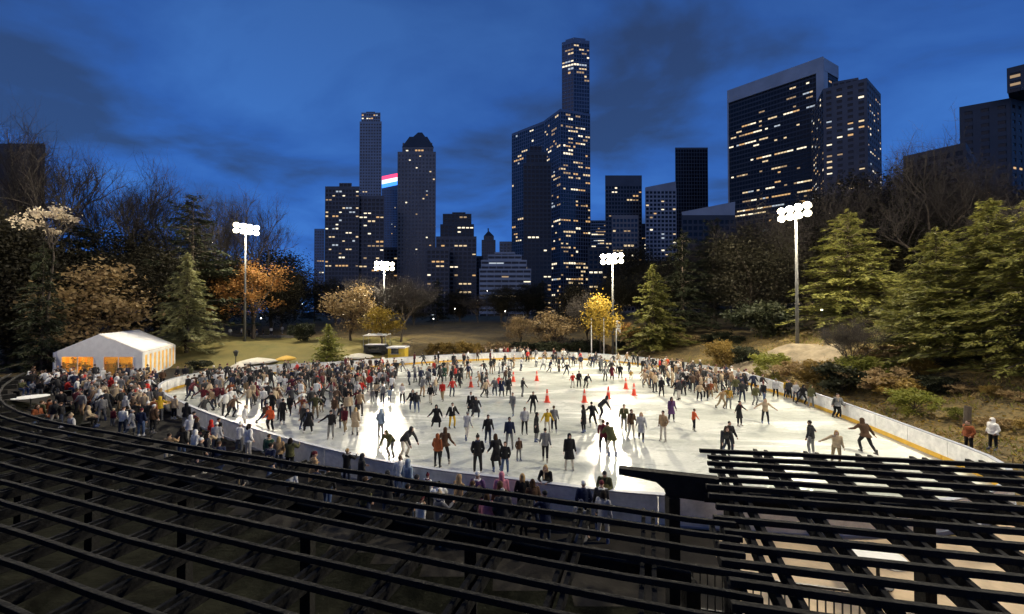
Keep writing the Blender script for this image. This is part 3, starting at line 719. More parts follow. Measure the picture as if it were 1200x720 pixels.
ub=[(945,35,418),(965,33,402),(985,31,418),(1008,31,405),(1030,29,425),(1050,27,440),(1040,32,400),(1075,29,418),(1100,26,440),(1070,24.5,455),(1125,25,452),(1160,23.5,462),(1190,22,470),(1150,28,430),(1185,26,430),(1120,22.5,492),(1165,20.5,505),(1200,19.5,512)]
for i,(px,d,top) in enumerate(ub):
    x=pxx(px,d); p_=['shrub1','gold0','shrub0','lime0','shrub1','gold0'][i%6]
    lab={'shrub1':'dry tan brushy shrub on the leaf strewn bank','gold0':'golden brown shrub on the leaf strewn bank','shrub0':'dark green shrub on the leaf strewn bank','lime0':'yellow green shrub on the leaf strewn bank'}[p_]
    tree(p_,x,d,max(.8,min(2.6,pz(top,d)-gz1(x,d))),lab,name='shrub',cat='shrub',group=RB,wide=1.2)
# stump
x,d=pxx(1131,21.5),21.5; t=thing('tree_stump','dark broken tree stump standing on the leafy right bank','stump',(x,d,gz1(x,d)))
m=MB(); m.tube([(0,0,-.3),(.02,0,.5),(.10,.03,1.25)],[.20,.16,.15],9); m.build('trunk',M['bark'],t,smooth=False)
# fallen leaves on the bank and the lawn
g=np.random.default_rng(9); n=26000
x=g.uniform(22,48,n); y=g.uniform(13,50,n); s=rink_dist(x,y); ok=(s>.6)&(s<17)&(g.random(n)<np.exp(-s/14)); x=x[ok]; y=y[ok]
C=np.stack([x,y,gz(x,y)+.05],1); n=len(C); D=unit(g.normal(0,1,(n,3))*[1,1,.35]); W=g.normal(0,1,(n,3))*[1,1,.3]; W=unit(W-D*(W*D).sum(1,keepdims=True)); LL=g.uniform(.10,.26,n)
V,Fq=quads(C,D,W,LL,LL*.7); mi=g.choice(3,n,p=[.45,.35,.2])
tag(link('fallen_leaves',np_mesh('fallen_leaves',V,Fq,[M['gold_leaf'],M['tan_leaf'],M['yellow_leaf']],mi=mi)),kind='stuff')
# grass and dead stems on the bank
n=30000; x=g.uniform(21,50,n); y=g.uniform(13,52,n); s=rink_dist(x,y); ok=(s>.5)&(s<20)&((np.sin(x*1.1)+np.cos(y*.9+x*.3)+g.normal(0,.6,n))>.3); x=x[ok]; y=y[ok]; n=len(x)
C=np.stack([x,y,gz(x,y)+.16],1); D=unit(np.stack([g.normal(0,.5,n),g.normal(0,.5,n),np.ones(n)],1)); W=g.normal(0,1,(n,3)); W=unit(W-D*(W*D).sum(1,keepdims=True)); LL=g.uniform(.2,.6,n)
V,Fq=quads(C,D,W,LL,np.full(n,.05)); mi=g.choice(2,n,p=[.6,.4])
tag(link('bank_grass',np_mesh('bank_grass',V,Fq,[M['lime_leaf'],M['tan_leaf']],mi=mi)),kind='stuff')
# rock outcrop: bedrock humps that break through the bank
def rock(cx,cy,rx,ry,h,label,seed,rot=0.):
    g=np.random.default_rng(seed); n=46; u=np.linspace(-1,1,n); U,W_=np.meshgrid(u,u); U=U.ravel();W_=W_.ravel(); ca,sa=math.cos(rot),math.sin(rot)
    X=cx+rx*U*ca-ry*W_*sa; Y=cy+rx*U*sa+ry*W_*ca; rho=np.hypot(U,W_); ph=g.uniform(0,6,8)
    nz=.5*np.sin(U*3.1+ph[0]+W_*1.2)+.4*np.sin(W_*4.3+ph[1]-U*1.7)+.25*np.sin(U*8.3+ph[2]+W_*3)+.2*np.sin(W_*11+ph[3]+U*4)+.12*np.sin(U*19+ph[4])*np.sin(W_*17+ph[5])
    step=np.floor((U*.8+W_*1.5+.15*nz)*3.2)/3.2*.22
    z=h*(1-rho**2.4)*(.85+.30*nz-step*.6)-.15; z=np.where(rho>1,-.6,np.maximum(z,-.6)); Z=gz(X,Y)+z
    I=(np.arange(n-1)[:,None]*n+np.arange(n-1)[None,:]).ravel()
    o=link('rock',np_mesh('rock',np.stack([X,Y,Z],1),np.stack([I,I+1,I+n+1,I+n],1),M['rock'],True)); tag(o,label,'rock','bedrock outcrops on the right bank')
x,d=pxx(908,42.5),42.5; rock(x,d,5.0,3.2,1.0,'broad tan bedrock outcrop below the fourth floodlight mast',3,-.2)
x,d=pxx(876,44),43.5; rock(x,d,2.6,2.2,1.1,'smaller pale rock left of the broad outcrop',5)
x,d=pxx(948,40),39.5; rock(x,d,3.4,2.4,.9,'low tan rock slab right of the broad outcrop',8,.3)
# ------------------------------------------------------------------ floodlight masts
def light(kind, name, loc, power, color=(1,.89,.67), radius=.35, aim=None, size=130, blend=.8, parent=None):
    l=bpy.data.lights.new(name,kind); l.energy=power; l.color=color; l.shadow_soft_size=radius
    o=bpy.data.objects.new(name,l); COL.objects.link(o); o.location=loc
    if kind=='SPOT': l.spot_size=R(size); l.spot_blend=blend
    if aim is not None: o.rotation_euler=(Vector(aim)-Vector(loc)).to_track_quat('-Z','Y').to_euler()
    return o
def mast(x, y, ztop, label, aim=(-2,30), n=4, spot=30000, spill=4000, width=2.9, rows=2):
    z0=gz1(x,y); t=thing('floodlight_mast',label,'floodlight',(x,y,z0),0,'floodlight masts round the rink'); h=ztop-z0
    m=MB(); m.tube([(0,0,-.3),(0,0,h*.5),(0,0,h+.3)],[.20,.16,.11],12); m.build('pole',M['mast_paint'],t,smooth=True)
    d=Vector((aim[0]-x,aim[1]-y,0)).normalized(); sd=Vector((d.y,-d.x,0))
    for r_ in range(rows):
        zz=h-.1+r_*.92; m=MB(); m.bar(-sd*width/2+Vector((0,0,zz)),sd*width/2+Vector((0,0,zz)),.08,.08); m.build('crossarm',M['mast_paint'],t)
        for i in range(n):
            p=sd*(width*(i/(n-1)-.5))+Vector((0,0,zz+.02))+d*.25
            td=(Vector((d.x,d.y,-.55))).normalized(); m=MB(); m.tube([p-td*.20,p-td*.05,p+td*.12],[.14,.42,.46],12); fl=m.build('floodlight',M['black_metal'],t)
            m=MB(); m.tube([p+td*.121,p+td*.128],[.44,.44],16); m.build('lens',M['lens'],fl)
    c=Vector((x,y,z0+h+.35))+d*.75
    light('SPOT','flood beam',c,spot,aim=(aim[0],aim[1],0),size=118,blend=1.0,radius=.55)
    light('POINT','flood spill',c+Vector((0,0,.2))+d*.2,spill,radius=.5)
    return t
MASTS=[(pxx(287,62),62,pz(271,62),'floodlight mast above the orange leaved tree on the left'),
       (pxx(450,72),72,pz(314,72),'floodlight mast behind the tan autumn trees and yellow kiosk'),
       (pxx(718,59.5),59.5,pz(306,59.5),'floodlight mast behind the flagpoles and yellow tree'),
       (pxx(934,44),44,pz(252,44),'tall floodlight mast above the rock outcrop on the right')]
POW=[(30000,18000),(32000,17000),(30000,20000),(24000,21000)]
for a,(s1,s2) in zip(MASTS,POW): mast(*a,spot=s1,spill=s2)
mast(27,13.5,21,'floodlight mast hidden past the right frame edge',spot=6000,spill=22000,aim=(9,22))
mast(-57,33,23,'floodlight mast hidden past the left frame edge',spot=22000,spill=12000,aim=(-12,30))

mast(44.5,29.5,16.5,'floodlight mast hidden behind the conifers past the right frame edge',spot=9000,spill=26000,aim=(6,30))
# ------------------------------------------------------------------ flagpoles
for px,lab,flag in ((693,'left plain white flagpole in front of the yellow tree',0),(707.5,'middle plain white flagpole in front of the yellow tree',0),(722,'right white flagpole with a limp white flag',1)):
    d=59.0; x=pxx(px,d); z0=gz1(x,d); h=pz(374,d)-z0
    t=thing('flagpole',lab,'flagpole',(x,d,z0),0,'flagpoles beyond the far barrier')
    m=MB(); m.tube([(0,0,-.2),(0,0,h)],[.10,.07],10); m.build('pole',M['white_board'],t,smooth=True)
    m=MB(); m.ball((0,0,h+.1),.12); m.build('finial',M['steel'],t,smooth=True)
    if flag:
        m=MB(); vs=[];fs=[];nx_,nz_=6,8
        for j in range(nz_+1):
            for i in range(nx_+1):
                u=i/nx_;v=j/nz_; vs.append((.08+u*(.75-.25*v)+.1*v*u,.10*math.sin(u*7+v*3)*u,h-.15-v*1.5-u*.55))
        for j in range(nz_):
            for i in range(nx_): a=j*(nx_+1)+i; fs.append((a,a+1,a+nx_+2,a+nx_+1))
        m.add(vs,fs); o=m.build('flag',M['canvas'],t); so_=o.modifiers.new('thick','SOLIDIFY'); so_.thickness=.012

# ------------------------------------------------------------------ marquee tent
ZG=.10; ze=2.95; za=4.85
FR=Vector((-39.6,39.7,0)); FL=Vector((-49.0,39.7,0)); sd=Vector((-5.2,9.4,0)); BR=FR+sd; BL=FL+sd
zb=gz1((FR.x+BL.x)/2,44)
tt=thing('marquee_tent','white gabled marquee tent with warm lit orange windows','tent',(FR.x,FR.y,zb))
def q(m,a,b,c,d,mi=0,th=.04):
    m.add([a,b,c,d],[(0,1,2,3)],mi)
O=Vector((FR.x,FR.y,zb)); rel=lambda p,z: Vector((p.x-O.x,p.y-O.y,z))
fr,fl,brr,bll=(lambda z:rel(FR,z)),(lambda z:rel(FL,z)),(lambda z:rel(BR,z)),(lambda z:rel(BL,z))
mf=(FR+FL)/2; mb=(BR+BL)/2; af=rel(mf,za); ab=rel(mb,za)
ov=Vector((0,-.12,0))
m=MB()
nn=14
for (e0,e1) in ((fr(ze),brr(ze)),(fl(ze),bll(ze))):
    vs=[];fs=[]
    for i in range(nn+1):
        for j in range(7):
            u=i/nn; v=j/6; p=(e0*(1-v)+af*v)*(1-u)+(e1*(1-v)+ab*v)*u; sag=-.10*math.sin(math.pi*v)*abs(math.sin(u*math.pi*4))**.7*.8; vs.append(p+Vector((0,0,sag+.03)))
    for i in range(nn):
        for j in range(6): a=i*7+j; fs.append((a,a+1,a+8,a+7))
    m.add(vs,fs)
o=m.build('roof',M['canvas'],tt,smooth=True); s_=o.modifiers.new('t','SOLIDIFY'); s_.thickness=.05
m=MB()
def fpt(u,z,y=0): p=fl(0)*(1-u)+fr(0)*u; return (p.x,p.y+y,z)
zw0,zw1=.45,2.45; cols=[0,.10,.42,.52,.88,1.0]
# gable front with window openings
m.add([fpt(0,zw1),fpt(1,zw1),fpt(1,ze),fpt(.5,za),fpt(0,ze)],[(0,1,2,3,4)])
m.add([fpt(0,0),fpt(1,0),fpt(1,zw0),fpt(0,zw0)],[(0,1,2,3)])
for a,b in ((0,.08),(.45,.56),(.90,1.0)): m.add([fpt(a,zw0),fpt(b,zw0),fpt(b,zw1),fpt(a,zw1)],[(0,1,2,3)])
o=m.build('gable_wall',M['canvas'],tt); s_=o.modifiers.new('t','SOLIDIFY'); s_.thickness=.03
m=MB(); m.add([bll(0),brr(0),brr(ze),ab,bll(ze)],[(0,1,2,3,4)])
o=m.build('gable_wall',M['canvas'],tt); s_=o.modifiers.new('t','SOLIDIFY'); s_.thickness=.03
for a,b in ((.08,.45),(.56,.90)):
    m=MB(); m.add([fpt(a,zw0,.02),fpt(b,zw0,.02),fpt(b,zw1,.02),fpt(a,zw1,.02)],[(0,1,2,3)]); wn=m.build('window',M['vinyl'],tt); s_=wn.modifiers.new('t','SOLIDIFY'); s_.thickness=.01
    m=MB()
    for k in (0,.5,1):
        u=a+(b-a)*k; p=fpt(u,0,-.03); m.box(p[0]-.03,p[1]-.03,zw0,p[0]+.03,p[1]+.03,zw1)
    m.build('frame',M['canvas'],wn)
for side,(e0,e1) in enumerate(((fr(0),brr(0)),(fl(0),bll(0)))):
    nb=8
    for i in range(nb):
        u0=(i+.46)/nb; u1=(i+.98)/nb; a=e0*(1-u0)+e1*u0; b=e0*(1-u1)+e1*u1; m=MB()
        m.add([(a.x,a.y,.3),(b.x,b.y,.3),(b.x,b.y,2.6),(a.x,a.y,2.6)],[(0,1,2,3)]); wn=m.build('window',M['tent_window'],tt); s_=wn.modifiers.new('t','SOLIDIFY'); s_.thickness=.01
    m=MB()
    for i in range(nb+1):
        u0=(i-.02)/nb; u1=(i+.46)/nb if i<nb else 1.0; u0=max(u0,0); a=e0*(1-u0)+e1*u0; b=e0*(1-u1)+e1*u1
        m.bar((a.x,a.y,1.47),(b.x,b.y,1.47),.06,2.94)if (b-a).length>.02 else None
    a=e0;b=e1; m.bar((a.x,a.y,2.78),(b.x,b.y,2.78),.05,.34); m.bar((a.x,a.y,.15),(b.x,b.y,.15),.05,.3)
    m.build('side_wall',M['canvas'],tt)
for p in (FR,FL,BR,BL):
    r_=rel(p,0); m=MB(); m.box(r_.x-.09,r_.y-.09,-.2,r_.x+.09,r_.y+.09,ze-.02); m.build('post',M['canvas'],tt)
cen=(FR+FL+BR+BL)/4; light('POINT','tent lamp',(cen.x,cen.y,zb+2.9),1150,(1,.66,.26),.3)

# ------------------------------------------------------------------ cones on the ice
cones=[((684.5,471),'orange cone nearest the camera on the ice'),((712.5,467),'orange cone second nearest, right of the nearest one'),((742.5,463),'orange cone furthest right on the ice'),((733,455.5),'orange cone behind the right hand one'),
       ((629,446),'orange cone left of centre beyond the skating trios'),((601.5,447),'orange cone beside the skaters at mid rink'),((570.5,449),'orange cone left of the mid rink pair'),((552,453.5),'orange cone furthest left among the skaters'),((641,471),'small orange cone left of the nearest cone')]
cm=None
for i,((px,py),lab) in enumerate(cones):
    x,y=gp(px,py); t=thing('traffic_cone',lab,'cone',(x,y,.004),0,'orange cones on the ice')
    if cm is None:
        m=MB(); m.box(-.24,-.24,0,.24,.24,.04); m.tube([(0,0,.041),(0,0,.10),(0,0,1.02),(0,0,1.05)],[.21,.185,.05,.035],14); c1=m.mesh('cone body',M['cone'])
        m=MB(); m.tube([(0,0,.55),(0,0,.75)],[.128,.099],14,cap=False); c2=m.mesh('cone band',M['cone_band']); cm=(c1,c2)
    link('cone_body',cm[0],t); link('reflective_band',cm[1],t)

# ------------------------------------------------------------------ parasols, kiosk, cart
def parasol(px,py,d,r,mat,label,drop=.55):
    x=pxx(px,d); zt=pz(py,d); z0=gz1(x,d); t=thing('parasol',label,'parasol',(x,d,z0)); h=zt-z0
    m=MB(); n=16; ring_=[]; vs=[(0,0,h)]; fs=[]
    for j in (1,2,3):
        for i in range(n):
            a=2*math.pi*i/n; rr=r*j/3*(1 if i%2==0 else .97); vs.append((rr*math.cos(a),rr*math.sin(a),h-drop*(j/3)**1.3-(0 if i%2==0 else .05*j/3)))
    for i in range(n): fs.append((0,1+i,1+(i+1)%n))
    for j in range(2):
        for i in range(n): fs.append((1+j*n+i,1+(j+1)*n+i,1+(j+1)*n+(i+1)%n,1+j*n+(i+1)%n))
    b=2*n+1
    m.add(vs,fs); o=m.build('canopy',mat,t,smooth=True); s_=o.modifiers.new('t','SOLIDIFY'); s_.thickness=.03
    m=MB(); m.tube([(0,0,-.1),(0,0,h-.03)],[.04,.04],8); m.build('pole',M['steel'],t)
    return t
parasol(302,419,50.5,2.5,M['umbrella_white'],'cream parasol at the lawn edge beside the yellow one')
parasol(336,416.5,53,1.6,M['umbrella_yellow'],'yellow parasol right of the cream one')
parasol(281,425,48,1.2,M['umbrella_white'],'small pale parasol left of the cream one')
parasol(420,414,53.5,2.2,M['umbrella_white'],'flat white parasol in front of the dark cart',.5)
x,d=pxx(467,56),56; z0=gz1(x,d); t=thing('kiosk','small yellow ticket kiosk beyond the far barrier','kiosk',(x,d,z0)); hh=pz(406,d)-z0
m=MB(); m.box(-1.25,-1,0,1.25,1,hh-.2); m.build('wall',M['yellow_paint'],t,bevel=.02)
m=MB(); m.box(-1.4,-1.2,hh-.197,1.4,1.15,hh); m.build('roof',M['canvas'],t,bevel=.02)
m=MB(); m.box(-.75,-1.05,1.0,.35,-1.003,1.9); wn=m.build('window',M['glass_dark'],t)
m=MB(); m.box(-.85,-1.3,.92,.45,-1.003,.995); m.build('counter',M['steel'],t)
m=MB(); m.box(.6,-1.04,.02,1.15,-1.003,1.95); dr=m.build('door',M['yellow_paint'],t); m=MB(); m.box(.65,-1.09,1.0,.72,-1.041,1.12); m.build('handle',M['steel'],dr)
x,d=pxx(443,58),58; z0=gz1(x,d); t=thing('service_van','dark service van parked left of the yellow kiosk','van',(x,d,z0)); h2=pz(404,d)-z0
m=MB(); pf=[(-1.9,.35),(1.9,.35),(1.9,.95),(1.55,1.15),(1.2,h2),(-1.85,h2),(-1.9,1.2)]
m.add([(u,-.9,v) for u,v in pf]+[(u,.9,v) for u,v in pf],[tuple(range(7)),tuple(range(13,6,-1))]+[(i,i+7,(i+1)%7+7,(i+1)%7) for i in range(7)]); m.build('body',M['dark_paint'],t,bevel=.05)
for u in (-1.2,1.2):
    for v in (-.85,.85):
        m=MB(); m.tube([(0,-.11,0),(0,.11,0)],[.36,.36],16,side=(1,0,0)); m.build('wheel',M['rubber'],t,(u,v,.36))
m=MB(); m.box(-1.2,-.915,h2-.75,.4,-.905,h2-.25); m.build('window',M['glass_dark'],t)
m=MB(); m.box(-1.7,-.8,h2+.003,1.1,.8,h2+.08); m.build('roof_rack',M['canvas'],t)
x,d=pxx(442,61),61; z0=gz1(x,d); t=thing('awning','flat white awning on thin posts behind the dark van','awning',(x,d,z0)); h2=pz(391,d)-z0
m=MB(); m.add([(-1.9,-1.2,h2-.25),(1.9,-1.2,h2-.25),(1.9,1.2,h2-.1),(-1.9,1.2,h2-.1),(0,0,h2+.15)],[(0,1,4),(1,2,4),(2,3,4),(3,0,4)]); o=m.build('canopy',M['canvas'],t); s_=o.modifiers.new('t','SOLIDIFY'); s_.thickness=.04
for u in (-1.8,1.8):
    for v in (-1.1,1.1): m=MB(); m.box(u-.03,v-.03,-.1,u+.03,v+.03,h2-.22); m.build('post',M['steel'],t)

# ------------------------------------------------------------------ cars on the park road, path lamps
def car(px,d,label,rz):
    x=pxx(px,d); t=thing('parked_car',label,'car',(x,d,gz1(x,d)+.09),rz,'cars on the park road')
    pf=[(-2.1,.3),(2.1,.3),(2.15,.7),(1.9,.92),(1.0,1.0),(.45,1.45),(-1.0,1.48),(-1.7,1.02),(-2.12,.95)]; k=len(pf)
    m=MB(); m.add([(u,-.85,v) for u,v in pf]+[(u,.85,v) for u,v in pf],[tuple(range(k)),tuple(range(2*k-1,k-1,-1))]+[(i,i+k,(i+1)%k+k,(i+1)%k) for i in range(k)]); m.build('body',M['dark_paint'],t,bevel=.06)
    for u in (-1.35,1.35):
        for v in (-.8,.8):
            m=MB(); m.tube([(0,-.1,0),(0,.1,0)],[.33,.33],16,side=(1,0,0)); wh=m.build('wheel',M['rubber'],t,(u,v,.33))
            m=MB(); m.tube([(0,-.108,0),(0,.108,0)],[.19,.19],12,side=(1,0,0)); m.build('rim',M['steel'],wh)
    for s in (-1,1):
        m=MB(); m.add([(u,s*.862,v) for u,v in ((.85,1.02),(.4,1.38),(-.95,1.4),(-1.5,1.05))],[(0,1,2,3)]); o=m.build('window',M['glass_dark'],t); o.modifiers.new('t','SOLIDIFY').thickness=.01
    m=MB(); m.add([(1.04,-.7,1.03),(1.04,.7,1.03),(.52,.65,1.44),(.52,-.65,1.44)],[(0,1,2,3)]); o=m.build('windscreen',M['glass_dark'],t); o.modifiers.new('t','SOLIDIFY').thickness=.02
    for v in (-.6,.6): m=MB(); m.ball((2.12,v,.68),(.07,.16,.11)); m.build('headlight',M['lamp_glow_warm'],t)
    c=Vector((x,d,gz1(x,d)+.8)); return t
car(14,75,'dark car with lit headlights nearer the left frame edge',R(-50)); car(44,76,'dark car with lit headlights on the road behind the tent',R(-58))
def lamp(px,py,d,label,cat='lamp',glow='lamp_glow',h=None,power=60,r=.10):
    x=pxx(px,d); z0=gz1(x,d); zt=pz(py,d); zt=max(zt,z0+2.2); t=thing('path_lamp',label,cat,(x,d,z0),0,'small lamps in the park'); h=zt-z0
    m=MB(); m.tube([(0,0,-.2),(0,0,.5),(0,0,h-.2)],[.09,.05,.04],8); m.build('post',M['black_metal'],t)
    m=MB(); m.ball((0,0,h),(r,r,r*1.2)); m.build('globe',M[glow],t,smooth=True)
    m=MB(); m.tube([(0,0,h+r*1.1),(0,0,h+r*1.6)],[r*.9,.02],8); m.build('cap',M['black_metal'],t)
LP=[(144,340,88,'path lamp behind the small tan tree'),(111,370,80,'path lamp above the marquee roof at left'),(238,374,66,'path lamp beside the pale conifer'),(306,373,80,'bright path lamp right of the left floodlight mast'),
    (354,356,100,'dim path lamp in the trees left of the tan tree'),(248,284,95,'high lamp seen through the bare trees'),(266,304,110,'small lamp in the trees beside the left mast'),(508,377,100,'lamp above the golden shrub row'),
    (533,362,110,'lamp in the dark belt left of the rink axis'),(560,352,120,'tiny lamp high in the dark belt'),(592,365,95,'bright lamp in the dark belt below the banded building'),(633,380,85,'lamp behind the tan bush like tree'),
    (571,341,130,'tiny lamp under the banded building'),(758,369,75,'small lamp through the floodlit green conifer'),(963,363,45,'lamp glimpsed through the right bank conifer'),(402,369,90,'small lamp inside the tan autumn tree'),
    (26,412,52,'left of three low lamps on the wall by the tent'),(38,411,53,'middle of three low lamps on the wall by the tent'),(52,409,54,'right of three low lamps on the wall by the tent'),(4,387,85,'low lamp by the road at the left frame edge')]
for a in LP: lamp(*a)
x,d=pxx(277,48),48; z0=gz1(x,d); t=thing('street_lamp','unlit black lantern post beside the small pale parasol','lamp',(x,d,z0)); h=pz(411,d)-z0
m=MB(); m.tube([(0,0,-.2),(0,0,.6),(0,0,h-.7)],[.10,.06,.05],8); m.build('post',M['black_metal'],t)
m=MB(); m.tube([(0,0,h-.7),(0,0,h-.1),(0,0,h+.1)],[.16,.30,.05],6); m.build('lantern',M['black_metal'],t)
# field stone wall with low lamps at the far left
m=MB(); 
pts=[(pxx(a,b),b+.6,gz1(pxx(a,b),b)+1.1) for a,b in ((-40,49),(0,51),(26,52.5),(52,54.5),(75,58))]
m.ribbon(pts,.45,1.6); tag(m.build('stone_wall',M['stone'],None,bevel=.03),'low field stone wall with three lamps left of the tent','wall')
m=MB(); pts=[(pxx(a,b),b,gz1(pxx(a,b),b)+.55) for a,b in ((248,72),(280,70),(310,69),(345,68))]
m.ribbon(pts,.4,.9); tag(m.build('stone_wall',M['stone'],None,bevel=.03),'low dark wall along the back of the lawn','wall')
# ------------------------------------------------------------------ skyline
def bmat(name, base, glass=(.012,.016,.026), rough=.6): 
    return node_mat(name, base, rough, noise=.18, nscale=.06)
MW={}
for nm,b in (('brown_stone',(.22,.19,.17)),('dark_brown',(.13,.112,.105)),('grey_stone',(.32,.32,.33)),('blue_glass',(.16,.19,.24)),('dark_glass',(.075,.082,.095)),('black',(.055,.056,.060)),('travertine',(.46,.44,.41)),('banded',(.42,.42,.42)),('pale_blue',(.22,.28,.36))):
    MW[nm]=bmat(nm+' facade',b)
GL={'dark':node_mat('tower glass',(.02,.025,.035),.12,spec=.6,noise=.3,nscale=.05),'blue':node_mat('blue tower glass',(.03,.045,.075),.15,spec=.7,noise=.3,nscale=.05),'black':node_mat('black tower glass',(.010,.012,.016),.18,spec=.35,noise=.3,nscale=.05)}
LIT=[node_mat('warm lit window',(.3,.25,.15),.4,emit=(1,.74,.40),estr=.95),node_mat('pale lit window',(.3,.28,.2),.4,emit=(1,.86,.60),estr=1.5),node_mat('dim lit window',(.2,.15,.1),.4,emit=(1,.66,.32),estr=.40),node_mat('cool lit window',(.3,.3,.3),.4,emit=(.85,.95,1),estr=.55),node_mat('amber lit window',(.3,.2,.1),.4,emit=(1,.58,.22),estr=.8)]
_wm=[]
for l in LIT:
    m=MB(); m.box(-.5,-.04,-.5,.5,.04,.5); _wm.append(m.mesh('lit window',l))
EXTRA={}
class Bld:
    def __init__(s,name,label,px,d):
        s.x,s.y=pxx(px,d),d; s.z=gz1(s.x,s.y); s.t=thing(name,label,'building',(s.x,s.y,s.z)); s.rnd=random.Random(hash(label)%1000 if False else sum(map(ord,label))); s.n=0
    def block(s,pts,z0,z1,wall='brown_stone',glass='dark',fh=3.9,bw=3.2,band=.38,pier=.28,lit=30,rows=(),maxlen=3,top=3.0,proud=.25,faces=None,lh=None,name='wall',zlit=(0,1)):
        # pts: plan corners (x,y) counter-clockwise seen from above; z absolute
        P=[Vector((a-s.x,b-s.y,0)) for a,b in pts]; n=len(P); r=s.rnd; z0-=s.z; z1-=s.z
        m=MB(); m.add([(p.x,p.y,z0) for p in P]+[(p.x,p.y,z1-.3) for p in P],[tuple(range(n-1,-1,-1)),tuple(range(n,2*n))]+[(i,(i+1)%n,(i+1)%n+n,i+n) for i in range(n)]); m.build('glazing',GL[glass],s.t)
        m=MB(); camv=Vector((-s.x,-s.y,0)); vis=[]
        for i in range(n):
            a,b=P[i],P[(i+1)%n]; e=b-a; nr=Vector((e.y,-e.x,0)).normalized(); L_=e.length
            if L_<.5: continue
            facing=nr.dot((camv-(a+b)/2).normalized())>.02; eu=e/L_; 
            rot=math.atan2(eu.y,eu.x)
            def bx(u0,u1,za,zb_,out,inn=.02):
                c=[a+eu*u0-nr*inn,a+eu*u1-nr*inn,a+eu*u1+nr*out,a+eu*u0+nr*out]
                m.add([(q_.x,q_.y,za) for q_ in c]+[(q_.x,q_.y,zb_) for q_ in c],[(0,1,2,3),(7,6,5,4),(0,4,5,1),(1,5,6,2),(2,6,7,3),(3,7,4,0)])
            if not facing:
                continue
            bx(-proud,L_+proud,z1-top,z1,proud+.03)
            nb=max(1,round(L_/bw)); w_=L_/nb; nf=max(1,int((z1-top-z0)/fh))
            for j in range(nb+1):
                u=j*w_; bx(max(u-w_*pier/2,-proud),min(u+w_*pier/2,L_+proud),z0,z1-top-.003,proud)
            for k in range(nf):
                zz=z1-top-(k+1)*fh; bx(0,L_,zz,zz+fh*band,proud-.06)
            vis.append((a,eu,nr,L_,nb,w_,nf,rot))
        m.build(name,MW[wall],s.t)
        if not vis: return
        tot=sum(v[3] for v in vis); cnt=0
        used=set()
        def win(v,k,j,ln):
            a,eu,nr,L_,nb,w_,nf,rot=v; ln=min(ln,nb-j)
            for q_ in range(ln):
                if (id(v),k,j+q_) in used: return 0
            for q_ in range(ln): used.add((id(v),k,j+q_))
            zz=z1-top-(k+1)*fh; hz=fh*(1-band)*(lh or r.uniform(.38,.62)); c=a+eu*((j+ln/2)*w_)+nr*(proud-.12)
            sx_=ln*w_*(1-pier)*.98 if ln==1 else ln*w_-w_*pier; zc=zz+fh*band+hz/2+.05
            if s.n<100: link('window',r.choice(_wm+_wm[:2]),s.t,(c.x,c.y,zc),rot,(sx_,1,hz))
            else:
                e=EXTRA.setdefault(s.t.name,(s.t,MB()))[1]; e.bar((c.x-eu.x*sx_/2,c.y-eu.y*sx_/2,zc),(c.x+eu.x*sx_/2,c.y+eu.y*sx_/2,zc),.08,hz,mi=r.choice((0,0,1,2,2,4)))
            s.n+=1; return 1
        budget=600-s.n
        for v in vis:
            share=v[3]/tot
            for (fr_,dens) in rows:
                k=int(fr_*v[6]); ru=r.uniform(.25,.95); j=int(r.uniform(0,1-ru)*v[4]); je=j+int(ru*v[4])
                while j<je and budget-cnt>0:
                    if r.random()<dens:
                        ln=r.randint(1,maxlen+1); cnt+=win(v,min(k,v[6]-1),j,ln); j+=ln
                    else: j+=1
            for _ in range(int(lit*share)):
                if budget-cnt<=0: break
                k=int((zlit[0]+(zlit[1]-zlit[0])*r.random())*v[6]); cnt+=win(v,min(k,v[6]-1),r.randrange(v[4]),r.randint(1,maxlen))
    def plain(s,verts,faces,mat,name='roof'):
        m=MB(); m.add([(a-s.x,b-s.y,c-s.z) for a,b,c in verts],faces); return m.build(name,MW[mat] if isinstance(mat,str) else mat,s.t)
    def taper(s,p0,p1,z0,z1,mat,name='roof'):
        n=len(p0); s.plain([(*p,z0) for p in p0]+[(*p,z1) for p in p1],[tuple(range(n-1,-1,-1)),tuple(range(n,2*n))]+[(i,(i+1)%n,(i+1)%n+n,i+n) for i in range(n)],mat,name)
def rect(pl,pr,d,dep,skew=0):               # frontal footprint between two pixel columns at distance d, ccw from front-left
    a=pxx(pl,d); b=pxx(pr,d); return [(a,d),(b,d-skew),(pxx(pr-1.5,d+dep) if pr<600 else b,d+dep-skew),(pxx(pl+1.5,d+dep) if pl>600 else a,d+dep)]
def sub(pts,i):                              # inset a footprint
    c=(sum(p[0] for p in pts)/len(pts),sum(p[1] for p in pts)/len(pts)); return [(c[0]+(p[0]-c[0])*i,c[1]+(p[1]-c[1])*i) for p in pts]

# pale slab at far left of the cluster
d=500; b=Bld('glass_tower','thin pale glass tower at the left end of the skyline',374,d); b.block(rect(368,379.5,d,14),0,pz(268,d),'pale_blue','blue',lit=4,bw=3)
# brown apartment block
d=330; b=Bld('apartment_block','broad brown apartment block with scattered lit windows below the slim tower',415,d)
b.block(rect(380.5,420,d,30),0,pz(218,d),'dark_brown','black',fh=3.7,bw=3,lit=44,maxlen=2,zlit=(.0,.62)); b.block(rect(420.3,449.5,d+2,28),0,pz(229,d+2),'dark_brown','black',fh=3.7,bw=4,lit=20,maxlen=2,zlit=(.1,.62))
m_=rect(397,411,d+6,10); b.block(m_,pz(219,d+6),pz(214,d+6),'dark_brown','black',lit=0,top=1)
